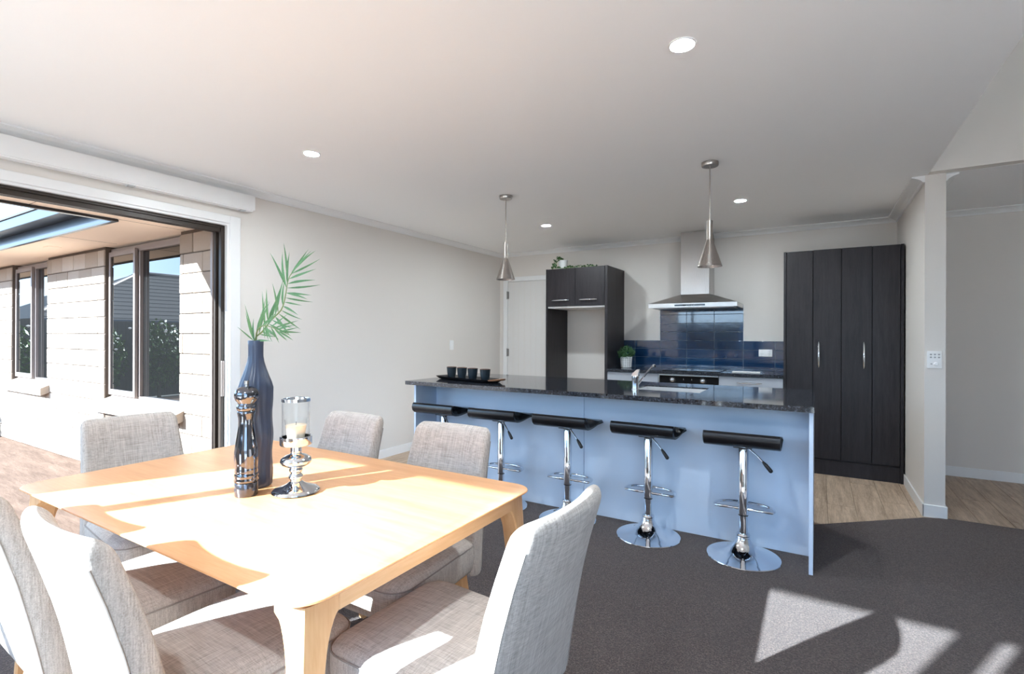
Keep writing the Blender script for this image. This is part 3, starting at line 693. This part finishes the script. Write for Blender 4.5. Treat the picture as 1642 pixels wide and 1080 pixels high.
sp = MB(); sp.loft([[(.012, -.0+dy, .03+dz_) for dy, dz_ in ((-.014, -.008), (.014, -.008), (.014, .008), (-.014, .008))], [(.06, .075+dy, .12+dz_) for dy, dz_ in ((-.014, -.007), (.014, -.007), (.014, .007), (-.014, .007))], [(.088, .13+dy, .166+dz_) for dy, dz_ in ((-.014, -.008), (.014, -.008), (.014, .006), (-.014, .006))], [(.094, .15+dy, .166+dz_) for dy, dz_ in ((-.012, -.014), (.012, -.014), (.012, .0), (-.012, .0))]])
obj('spout', sp, M['chrome'], tp_, 40)
# tray with four cups
ty = thing('serving_tray', 'long black lacquered tray with tan reflecting end on the island top', 'tray', (-2.455, 3.385, .901), R(-13))
def rrect(hx, hy, r, n=5):
    pts = []
    for sx, sy, a0 in ((1, 1, 0), (-1, 1, 90), (-1, -1, 180), (1, -1, 270)):
        for k in range(n+1):
            a = R(a0+90*k/n); pts.append((sx*(hx-r)+r*math.cos(a), sy*(hy-r)+r*math.sin(a)))
    return pts
tb = MB(); tb.loft([[(x, y, z) for x, y in rrect(a, b_, r)] for a, b_, r, z in ((.30, .065, .03, 0), (.31, .075, .035, .003), (.335, .095, .045, .022), (.337, .097, .046, .026), (.331, .091, .043, .026), (.305, .07, .033, .007))])
obj('tray_body', tb, M['tray'], ty, 40)
o = obj('handle', MB().tube([(.325, -.085, .022), (.36, -.06, .024), (.375, 0, .028), (.36, .06, .026), (.325, .085, .022)], [.005, .008, .009, .008, .005], 8), M['traye'], ty, 60); o['label'] = 'tan end bar imitating the rim reflection'  # tan bar added to imitate light caught by the tray rim
cup0 = None
cl = ['dark blue-grey ribbed cup on the tray, first from the left end', 'dark blue-grey ribbed cup on the tray, second from the left end', 'dark blue-grey ribbed cup on the tray, third from the left end', 'dark blue-grey ribbed cup on the tray, nearest the tan end']
for k, (xx, yy) in enumerate(((-2.665, 3.432), (-2.535, 3.405), (-2.405, 3.375), (-2.255, 3.335))):
    if cup0 is None:
        cup0 = thing('cup', cl[0], 'cup', (xx, yy, .909), group='cups on the black tray')
        wob = lambda a, z: 1+.018*math.cos(a*12)
        obj('cup_body', MB().lathe([(.001, 0), (.026, 0), (.030, .004), (.037, .04), (.041, .085), (.0425, .092), (.039, .092), (.035, .05), (.027, .012), (.001, .010)], (0, 0, 0), 48, wob), M['cup'], cup0, 50)
        obj('rim', MB().tube([(.0407*math.cos(a), .0407*math.sin(a), .0925) for a in (2*PI*q/36 for q in range(36))], .0018, 6, loop=True), M['traye'], cup0, 60)
    else: dup(cup0, (xx, yy, .909), k*1.1, cl[k])

# ---------------------------------------------------------------- bar stools
def bar_stool(label):
    t = thing('bar_stool', label, 'stool', group='bar stools along the island')
    obj('base', MB().lathe([(.001, 0), (.196, 0), (.198, .004), (.196, .008), (.165, .015), (.13, .025), (.10, .038), (.075, .054), (.056, .073), (.043, .094), (.036, .112), (.001, .113)], (0, 0, 0), 56), M['chrome'], t, 50)
    obj('collar', MB().lathe([(.001, .108), (.035, .108), (.039, .114), (.036, .121), (.039, .127), (.034, .135), (.001, .137)], (0, 0, 0), 32), M['chrome'], t, 40)
    obj('lower_column', MB().lathe([(.001, .11), (.0235, .11), (.0235, .26), (.001, .26)], (0, 0, 0), 28), M['chrome'], t, 40)
    obj('upper_column', MB().lathe([(.001, .245), (.0275, .245), (.0275, .628), (.025, .632), (.001, .632)], (0, 0, 0), 32), M['chrome'], t, 40)
    obj('gap_ring', MB().lathe([(.001, .238), (.0265, .238), (.0265, .247), (.001, .247)], (0, 0, 0), 28), M['rubber'], t, 40)
    pts = [(-.15, 0, .275), (-.158, .025, .275), (-.155, .05, .275)] + [(.155*math.cos(a), .05+.085*math.sin(a), .275) for a in (PI-PI*q/16 for q in range(1, 16))] + [(.155, .05, .275), (.158, .025, .275), (.15, 0, .275)]
    obj('footrest', MB().tube(pts + [(.05, -.004, .275), (-.05, -.004, .275)], .0085, 10, loop=True), M['chrome'], t, 60)
    obj('seat_plate', B(-.05, .05, -.05, .07, .630, .645, bevel=.003, seg=1), M['rubber'], t)
    lvv = obj('lever', MB().tube([(.03, -.03, .632), (.075, -.06, .60), (.115, -.085, .566)], .0045, 8), M['chrome'], t, 60)
    obj('grip', MB().tube([(.105, -.079, .575), (.12, -.088, .561), (.148, -.105, .532), (.152, -.107, .528)], [.006, .010, .011, .006], 10), M['rubber'], lvv, 60)
    # wave seat: low curled back towards the room, dip, raised front edge towards the island
    prof = [(-.140, .730), (-.149, .717), (-.154, .700), (-.149, .681), (-.132, .666), (-.105, .658), (-.07, .655), (-.03, .656), (.02, .661), (.07, .667), (.115, .672), (.145, .671), (.164, .661)]
    th = .022; rings = []
    nP = len(prof)
    for sx in (-.197, -.193, .193, .197):
        ins = .006 if abs(sx) > .195 else 0
        up, dn = [], []
        for i, (y, z) in enumerate(prof):
            a = Vector(prof[max(0, i-1)]); b_ = Vector(prof[min(nP-1, i+1)]); tt = (b_-a).normalized(); nn = Vector((-tt.y, tt.x))
            h = th*(.35 if i in (0, nP-1) else 1)/2-ins
            up.append((y+nn.x*h, z+nn.y*h)); dn.append((y-nn.x*h, z-nn.y*h))
        loop = up + dn[::-1]; rings.append([(sx, y, z) for y, z in loop])
    s_ = MB(); s_.loft(rings)
    st = obj('seat', s_, M['black'], t, 40)
    for sx in (-.194, .194): obj('piping', MB().tube([(sx, y, z) for y, z in [(p[0]-.002, p[1]) for p in prof]], .0035, 6), M['rubber'], st, 60)
    return t
sl_ = ['black wave-seat bar stool nearest the right end panel of the island', 'black wave-seat bar stool, second from the right end of the island', 'black wave-seat bar stool at the middle of the island', 'black wave-seat bar stool behind the right far dining chair', 'black wave-seat bar stool nearest the left end of the island']
st0 = bar_stool(sl_[0]); st0.location = (-.362, 3.185, .004); st0.rotation_euler = (0, 0, R(1))
for k, (xx, rr) in enumerate(((-.915, -1), (-1.475, 0), (-2.018, 2), (-2.56, 1))): dup(st0, (xx, 3.2, .004), R(rr), sl_[k+1])

# ---------------------------------------------------------------- dining table
TX0, TX1, TY0, TY1, TZ = -2.405, -.846, .617, 1.569, .74
dt = thing('dining_table', 'light oak dining table with rounded corners and splayed legs', 'table', ((TX0+TX1)/2, (TY0+TY1)/2, .004))
hx, hy = (TX1-TX0)/2, (TY1-TY0)/2; tz = TZ-.004
o = MB(); o.loft([[(x, y, z) for x, y in rrect(hx-i_, hy-i_, .075, 8)] for i_, z in ((.020, tz-.018), (.004, tz-.008), (0, tz-.004), (.0012, tz-.001), (.004, tz))])
obj('table_top', o, M['oak'], dt, 30)
zt1 = tz-.0185; zt0 = zt1-.038
for sy in (-1, 1): obj('apron', B(-hx+.12, hx-.12, sy*(hy-.075)-.011, sy*(hy-.075)+.011, zt0, zt1, bevel=.002, seg=1), M['oak'], dt)
for sx in (-1, 1): obj('apron', B(sx*(hx-.036)-.011, sx*(hx-.036)+.011, -hy+.12, hy-.12, zt0, zt1, bevel=.002, seg=1), M['oaky'], dt)
# haunched L plan: carve the inner corner away so that only the two haunches remain
def table_leg2(sx, sy):
    mb = MB(); rings = []
    for z in [0, .15, .3, .45, .56, .60, .63, .65, .665, .677, .688, zt1]:
        t = z/zt1; ox, oy = hx+.004-.032*t, hy+.004-.040*t
        b0 = .034+.028*t; e = 0
        if z > .56: q = min(1, (z-.56)/.128); e = .040*(1-math.sqrt(max(0, 1-q*q)))
        c = .016
        pts = [(ox-b0, oy-b0), (ox-b0+.004, oy-b0-e), (ox-.004, oy-b0-e), (ox, oy-b0-e+.004), (ox, oy-c), (ox-c*.3, oy-c*.3), (ox-c, oy), (ox-b0-e+.004, oy), (ox-b0-e, oy-.004), (ox-b0-e, oy-b0+.004)]
        rings.append([(sx*x, sy*y, z) for x, y in pts])
    mb.loft(rings); return mb
for sx in (-1, 1):
    for sy in (-1, 1): obj('leg', table_leg2(sx, sy), M['oakz'], dt, 35)

# ---------------------------------------------------------------- dining chairs
def dining_chair(label):
    t = thing('dining_chair', label, 'chair', group='linen dining chairs round the oak table')
    def outline(ins, n=6):
        fw, rw, yf, yr = .226-ins, .208-ins, .228-ins, -.225+ins*.5
        cs = [((fw, yf), .085), ((-fw, yf), .085), ((-rw, yr), .03), ((rw, yr), .03)]
        pts = []; m = len(cs)
        for i in range(m):
            p = Vector(cs[i][0]); a = (Vector(cs[i-1][0])-p).normalized(); b_ = (Vector(cs[(i+1) % m][0])-p).normalized(); r = max(.012, cs[i][1]-ins)
            p0, p1 = p+a*r, p+b_*r
            for k in range(n+1):
                u = k/n; pts.append(p0*(1-u)**2 + p*2*u*(1-u) + p1*u*u)
        return pts
    rings = []
    for ins, z in ((.03, .362), (.008, .366), (.002, .378), (0, .40), (0, .448), (.003, .462), (.012, .474), (.03, .482), (.07, .488), (.13, .491), (.19, .492)):
        rings.append([(p.x, p.y, z) for p in outline(ins)])
    s_ = MB(); s_.loft(rings); seat = obj('seat', s_, M['fabric'], t, 60)
    obj('piping', MB().tube([(p.x, p.y, .462) for p in outline(.0015)], .0025, 5, loop=True), M['seam'], seat, 60)
    # reclined, tapered, gently curved backrest
    def back_pt(x, d, z):
        u = (z-.345)/.54
        y = -.232-.135*u-.02*u*u
        return (x, y + d + .030*min(1, u*1.5)*(x/.2)**2, z)
    rings = []; H0, H1 = .345, .885
    zs = [(.345, .008), (.352, .0), (.40, 0), (.47, 0), (.54, 0), (.61, 0), (.68, 0), (.75, 0), (.80, 0), (.84, 0), (.856, .002), (.866, .006), (.874, .011), (.880, .017), (.884, .025)]
    for z, ins in zs:
        u = (z-H0)/(H1-H0); hwid = .215-.030*u-.0
        if z > .852: hwid -= .030*(1-math.sqrt(max(0, 1-((z-.852)/.0335)**2)))
        th = .034-.006*u-ins; ring = []
        th = max(th, .006); xs_ = [i/8 for i in range(-8, 9)]
        cr = min(.02, th*.8)
        for q in xs_: ring.append(back_pt(q*(hwid-cr), th, z))
        for a in (60, 30, 0, -30, -60): ring.append(back_pt(hwid-cr+cr*math.cos(R(a)), (th-cr)*(1 if a > 0 else -1 if a < 0 else 0)+cr*math.sin(R(a)), z))
        for q in reversed(xs_): ring.append(back_pt(q*(hwid-cr), -th, z))
        for a in (-60, -30, 0, 30, 60): ring.append(back_pt(-(hwid-cr)-cr*math.cos(R(a)), (th-cr)*(1 if a > 0 else -1 if a < 0 else 0)+cr*math.sin(R(a)), z))
        rings.append(ring)
    b_ = MB(); b_.loft(rings); back = obj('backrest', b_, M['fabric'], t, 60)
    for s in (-1, 1):
        pts = []
        for z in (.36, .45, .55, .65, .75, .83):
            u = (z-H0)/(H1-H0); pts.append(back_pt(s*(.215-.030*u-.006), -(.034-.006*u)+.0035, z))
        obj('piping', MB().tube(pts, .0022, 5), M['seam'], back, 60)
    for sx in (-1, 1):
        for y0, y1 in ((.17, .205), (-.17, -.255)):
            lm = MB(); xa, xb = sx*.165, sx*.185
            lm.loft([[(xb+dx*.012, y1+dy*.012, 0) for dx, dy in ((-1, -1), (1, -1), (1, 1), (-1, 1))], [(xa+dx*.022, y0+dy*.022, .364) for dx, dy in ((-1, -1), (1, -1), (1, 1), (-1, 1))]])
            obj('leg', lm, M['oakz'], t)
    return t
ch = ['linen dining chair at the head of the table nearest the bar stools', 'linen dining chair at the far side of the table in front of the island', 'linen dining chair at the far side of the table near the left wall', 'linen dining chair at the patio end of the table', 'linen dining chair in the foreground, right one of the two near chairs', 'linen dining chair in the foreground, cut off by the left picture edge']
# backrest top sits at local y = -.387 (z .885)
BT = .375
c0 = dining_chair(ch[0]); c0.location = (-.485-BT, 1.075, .004); c0.rotation_euler = (0, 0, R(90-2))
dup(c0, (-1.325, 1.745-BT, .004), R(180+1.5), ch[1])
dup(c0, (-1.938, 1.738-BT, .004), R(180-2), ch[2])
dup(c0, (-2.785+BT, 1.088, .004), R(-90-5), ch[3])
dup(c0, (-1.318, .40+BT, .004), R(-2), ch[4])
dup(c0, (-1.86, .39+BT, .004), R(-2), ch[5])

# ---------------------------------------------------------------- things on the table
va = thing('vase', 'tall navy ribbed bottle vase holding palm fronds on the oak table', 'vase', (-1.690, 1.062, TZ))
rv = random.Random(5)
def wobv(a, z): return 1 + (.022*math.sin(a*16+math.sin(z*26)*1.3) + .014*math.sin(a*7+z*40))*min(1, (.54-z)*6)
prof = [(.001, 0), (.048, 0), (.053, .006)] + [(.054+.0015*math.sin(k), .02+k*.02) for k in range(15)] + [(.056, .325), (.0555, .345), (.050, .365), (.042, .388), (.034, .412), (.0275, .435), (.0245, .455), (.0245, .49), (.0255, .508), (.024, .51), (.020, .508), (.018, .45), (.001, .44)]
obj('vase_body', MB().lathe(prof, (0, 0, 0), 64, wobv), M['vase'], va, 60)
ml = thing('pepper_mill', 'glossy gunmetal pepper mill standing in front of the navy vase', 'pepper mill', (-1.618, .985, TZ))
obj('foot', MB().lathe([(.001, 0), (.034, 0), (.0355, .003), (.0355, .042), (.034, .044), (.001, .044)], (0, 0, 0), 40), M['millbase'], ml, 40)
obj('mill_body', MB().lathe([(.001, .044), (.033, .044), (.0365, .048), (.0375, .053), (.035, .059), (.0355, .062), (.037, .067), (.035, .073), (.034, .075), (.036, .081), (.034, .088), (.0355, .105), (.0365, .125), (.036, .145), (.033, .17), (.029, .195), (.0255, .22), (.024, .24), (.0245, .255), (.0275, .27), (.029, .276), (.027, .279), (.001, .28)], (0, 0, 0), 44), M['mill'], ml, 50)
obj('mill_head', MB().lathe([(.001, .281), (.027, .281), (.030, .286), (.031, .292), (.028, .298), (.0255, .302), (.0265, .306), (.034, .315), (.0375, .326), (.037, .338), (.032, .349), (.022, .356), (.010, .359), (.001, .359)], (0, 0, 0), 44), M['mill'], ml, 50)
o = obj('finial', MB().lathe([(.001, .358), (.006, .358), (.006, .366), (.008, .367), (.008, .376), (.006, .378), (.001, .378)], (0, 0, 0), 16), M['steel'], ml, 40); o['label'] = 'small silver finial'
cn = thing('candle_holder', 'silver pedestal candle holder with a clear glass cylinder on the table', 'candle holder', (-1.508, 1.092, TZ))
obj('pedestal', MB().lathe([(.001, 0), (.070, 0), (.077, .004), (.076, .009), (.066, .015), (.045, .022), (.028, .030), (.019, .038), (.021, .046), (.024, .052), (.021, .058), (.016, .064), (.020, .070), (.022, .076), (.019, .082), (.03, .087), (.045, .095), (.050, .105), (.047, .115), (.034, .124), (.018, .129), (.0165, .135), (.0185, .139), (.0165, .143), (.018, .147), (.016, .151), (.018, .156), (.02, .16), (.001, .162)], (0, 0, 0), 56), M['chrome'], cn, 60)
obj('cup_plate', MB().lathe([(.001, .160), (.049, .160), (.051, .163), (.051, .188), (.049, .190), (.045, .188), (.045, .168), (.001, .167)], (0, 0, 0), 56), M['chrome'], cn, 40)
gl = MB(); rr_ = [(.0445, .168), (.0445, .312), (.0425, .312), (.0425, .168)]
gl.loft([[(r*math.cos(a), r*math.sin(a), z) for a in (2*PI*q/56 for q in range(56))] for r, z in rr_], cap0=False, cap1=False)
o = obj('glass_cylinder', gl, M['lampglass'], cn, 40); o['label'] = 'clear glass cylinder'
obj('top_ring', MB().loft([[(r*math.cos(a), r*math.sin(a), z) for a in (2*PI*q/56 for q in range(56))] for r, z in ((.0455, .306), (.0455, .316), (.0415, .316), (.0415, .306))], loop=True), M['chrome'], cn, 40)
cd_ = thing('candle', 'pale votive candle in a tumbler inside the silver candle holder', 'candle', (-1.508, 1.092, TZ+.1685))
obj('tumbler', MB().loft([[(r*math.cos(a), r*math.sin(a), z) for a in (2*PI*q/44 for q in range(44))] for r, z in ((.027, 0), (.0375, .078), (.0362, .078), (.0262, .003))], cap0=True, cap1=False), M['lampglass'], cd_, 40)
obj('wax', MB().lathe([(.001, .004), (.0258, .004), (.0335, .058), (.03, .059), (.001, .0575)], (0, 0, 0), 40), M['wax'], cd_, 40)
obj('wick', MB().tube([(0, 0, .057), (.001, 0, .068)], .001, 5), M['wick'], cd_)

# palm fronds: spines in a plane that leans across the table, leaflets on both sides
RT = Vector((math.cos(R(YAW-6)), math.sin(R(YAW-6)), 0)); FW = Vector((-RT.y, RT.x, 0)); UP = Vector((0, 0, 1))
def P3(a, z, d=0): return RT*a + UP*(z-TZ) + FW*d
def leaflet_mesh(L, wd, droop, bend):
    mb = MB(); n = 6; L0, L1, L2 = [], [], []
    for k in range(n+1):
        u = k/n; c = wd*(math.sin(min(1, u*2.2)*PI/2)*(1-u**1.6)*.98+.03*(1-u))
        y = L*u; zz = -droop*L*u*u; xx = bend*L*u*u
        L0.append((xx-c, y, zz+c*.35)); L1.append((xx, y, zz)); L2.append((xx+c, y, zz+c*.35))
    vs = [[mb.bm.verts.new(p) for p in l] for l in (L0, L1, L2)]
    for a, b_ in ((0, 1), (1, 2)):
        for k in range(n): mb.bm.faces.new((vs[a][k], vs[a][k+1], vs[b_][k+1], vs[b_][k]))
    me = mb.mesh(60)
    me.materials.append(M['palm']); return me
lmesh = [leaflet_mesh(1, .042+.007*(k % 3), .04+.05*(k % 4), (-.10, 0, .10)[k % 3]) for k in range(6)]
def catmull(P, t):
    n = len(P)-1; s = min(n-1e-6, t*n); i_ = int(s); u = s-i_
    p0, p1, p2, p3 = P[max(0, i_-1)], P[i_], P[i_+1], P[min(n, i_+2)]
    return .5*((2*p1)+(p2-p0)*u+(2*p0-5*p1+4*p2-p3)*u*u+(3*p1-p0-3*p2+p3)*u*u*u)
def zy(py): return 1.27 + (537.6-py)*.00221
def ax(px): return (px-414.5)*.00221*.97
def TP(q, d=0): return P3(ax(q[0]), zy(q[1]), d)
main = [P3(-.004, 1.13, 0), TP((412, 548)), TP((427, 533), -.005), TP((446, 514), -.015), TP((465, 499), -.025), TP((473, 480), -.03), TP((478, 459), -.035), TP((482, 449), -.038), TP((487, 442), -.04)]
up_ = [((475, 393), (476, 454)), ((467.4, 403), (475, 459)), ((463.5, 410.5), (474.5, 462)), ((455.6, 407), (473, 465)), ((459.5, 448), (454, 509)), ((466, 454), (463.5, 492)), ((465, 458), (459, 500)), ((457, 459), (447, 513)), ((451, 472), (440, 518)), ((444.6, 475), (434, 525)), ((436.7, 480), (424, 535)), ((427, 481), (418, 540)), ((415.4, 491), (412.5, 546)), ((407, 502.6), (411, 549)), ((402, 511), (410.5, 550)), ((395, 525), (409.5, 551)), ((448, 466), (436, 521)), ((431, 483), (420, 538))]
dn_ = [((531, 423), (485.5, 445)), ((522.5, 409), (487, 443)), ((515, 401), (487, 442)), ((506, 400), (482, 449)), ((531, 437), (481, 451)), ((524, 448), (478.4, 460)), ((525, 463), (477, 467)), ((518.6, 476), (476, 471)), ((515, 478), (475, 476)), ((511.5, 489), (473, 481)), ((500, 492), (471, 488)), ((503.6, 503), (467, 496)), ((496, 517.5), (464, 501)), ((492, 530), (459, 505)), ((489, 533), (452, 511)), ((481, 530), (446, 515)), ((474.5, 539.6), (440.6, 521)), ((468, 541), (434, 527)), ((455.6, 540), (430, 531)), ((450, 541), (423, 538)), ((446, 543), (416, 546))]
def frond2(label, spine, pairs, d0, d1, loc):
    t = thing('palm_frond', label, 'palm frond', loc, group='palm fronds in the navy vase')
    pts = [catmull(spine, k/24) for k in range(25)]
    obj('stem', MB().tube(pts, [.0032-.0022*k/24 for k in range(25)], 6), M['stem'], t, 60)
    for k, (tip, base) in enumerate(pairs):
        b3 = TP(base); p = min(pts, key=lambda q: (q-b3).cross(FW).length)      # root each leaflet on the spine itself
        dd = d0+d1*math.sin(k*1.9)
        d = TP(tip, dd)-p; L = d.length; y = d.normalized()
        zax = (-FW + UP*.2 + RT*random.uniform(-.25, .25)); zax = (zax-y*zax.dot(y)).normalized(); xax = y.cross(zax)
        m = Matrix((xax, y, zax)).transposed().to_4x4() @ Matrix.Diagonal((L*.75+.03, L, L, 1)); m.translation = p
        lo = link('leaflet', lmesh[k % 6], None, t); lo.matrix_local = m
    return t
frond2('tall green palm frond rising highest from the navy vase', main, up_+dn_, -.03, .035, (-1.690, 1.062, TZ))
sec = [P3(0.006, 1.13, .004), TP((415, 547), .0), TP((430, 530), -.04), TP((452, 524), -.08), TP((475, 527), -.11), TP((490, 533), -.13)]
sp2 = [((499.7, 509.7), (470, 524)), ((509, 515), (478, 527)), ((511.5, 520), (484, 530)), ((519, 528.6), (490, 533)), ((514.6, 534), (490, 533)), ((510, 543.5), (488, 532)), ((503, 547.5), (482, 530)), ((493, 548), (476, 528)), ((483, 549), (468, 526)), ((475, 546), (462, 525)), ((466.6, 546), (456, 525)), ((456, 543), (449, 525)), ((489, 505), (462, 523)), ((478, 507), (455, 523)), ((466, 506), (446, 525)), ((455, 508), (440, 526))]
frond2('shorter green palm frond arching low to the right from the navy vase', sec, sp2, -.11, .03, (-1.690, 1.062, TZ))

# ---------------------------------------------------------------- ceiling lamps
pd = thing('pendant_lamp', 'brushed nickel cone pendant lamp hanging in front of the range hood', 'pendant lamp', (-.608, 3.53, HC), group='nickel pendant lamps above the island')
obj('ceiling_rose', MB().lathe([(.001, -.026), (.05, -.026), (.0525, -.023), (.0525, 0), (.001, 0)], (0, 0, 0), 36), M['nickel'], pd, 40)
obj('rod', MB().lathe([(.001, -.39), (.004, -.39), (.004, -.024), (.001, -.024)], (0, 0, 0), 10), M['nickel'], pd, 40)
obj('cable_grip', MB().lathe([(.001, -.388), (.0065, -.388), (.0065, -.372), (.001, -.372)], (0, 0, 0), 12), M['nickel'], pd, 40)
sh = obj('shade', MB().lathe([(.001, -.386), (.017, -.386), (.019, -.384), (.0195, -.50), (.022, -.515), (.076, -.68), (.0775, -.685), (.0745, -.685), (.02, -.52), (.001, -.515)], (0, 0, 0), 48), M['nickel'], pd, 30)
obj('bulb', MB().lathe([(.001, -.53), (.014, -.53), (.022, -.57), (.02, -.60), (.001, -.612)], (0, 0, 0), 20), M['pot'], pd, 50)
dup(pd, (-2.188, 3.53, HC), 1.0, 'brushed nickel cone pendant lamp hanging near the left wall corner')
dlb = ['recessed round downlight nearest the top picture edge', 'recessed round downlight in the ceiling near the sliding opening', 'recessed round downlight above the fridge cabinet', 'recessed round downlight right of the range hood', 'recessed round downlight behind the camera over the carpet', 'recessed round downlight behind the camera near the left wall']
dl0 = None
for k, (xx, yy) in enumerate(((-.457, 2.046), (-2.733, 2.084), (-2.413, 4.69), (-.558, 4.65), (-.457, -.4), (-2.733, -.4))):
    if dl0 is None:
        dl0 = thing('downlight', dlb[0], 'downlight', (xx, yy, HC), group='recessed ceiling downlights')
        obj('trim_ring', MB().loft([[(r*math.cos(a), r*math.sin(a), z) for a in (2*PI*q/36 for q in range(36))] for r, z in ((.0545, 0), (.053, -.004), (.046, -.005), (.0405, -.001), (.0405, 0))], cap0=False, cap1=False), M['plate'], dl0, 40)
        obj('lamp_disc', MB().lathe([(.001, -.0025), (.041, -.0025), (.041, -.0005), (.001, -.0005)], (0, 0, 0), 30), M['lamp'], dl0)
    else: dup(dl0, (xx, yy, HC), 0, dlb[k])

# switches
sw = thing('light_switch', 'white light switch on the left wall behind the tray', 'switch', (XL, 4.95, 1.15))
obj('plate', B(0, .009, -.036, .036, -.058, .058, bevel=.003, seg=2), M['plate'], sw, 40); obj('rocker', B(.008, .013, -.008, .008, -.014, .014, bevel=.001, seg=1), M['plate'], sw)
ws = thing('wall_controller', 'white wall controller with small buttons and dial on the column end', 'switch', (.706, YC, 1.109))
obj('plate', B(-.041, .041, -.01, 0, -.06, .06, bevel=.003, seg=2), M['plate'], ws, 40)
for r_ in range(2):
    for k in range(3): obj('button', B(-.026+k*.022, -.014+k*.022, -.0125, -.009, .012+r_*.02, .022+r_*.02, bevel=.001, seg=1), M['grey'], ws)
obj('dial', MB().loft([[(.008+r*math.cos(a), y, -.03+r*math.sin(a)) for a in (2*PI*q/24 for q in range(24))] for r, y in ((.014, -.009), (.014, -.013), (.010, -.017), (.009, -.018))]), M['plate'], ws, 40)
obj('dial_mark', B(-.022, -.012, -.0105, -.0095, -.034, -.026), M['grey'], ws)
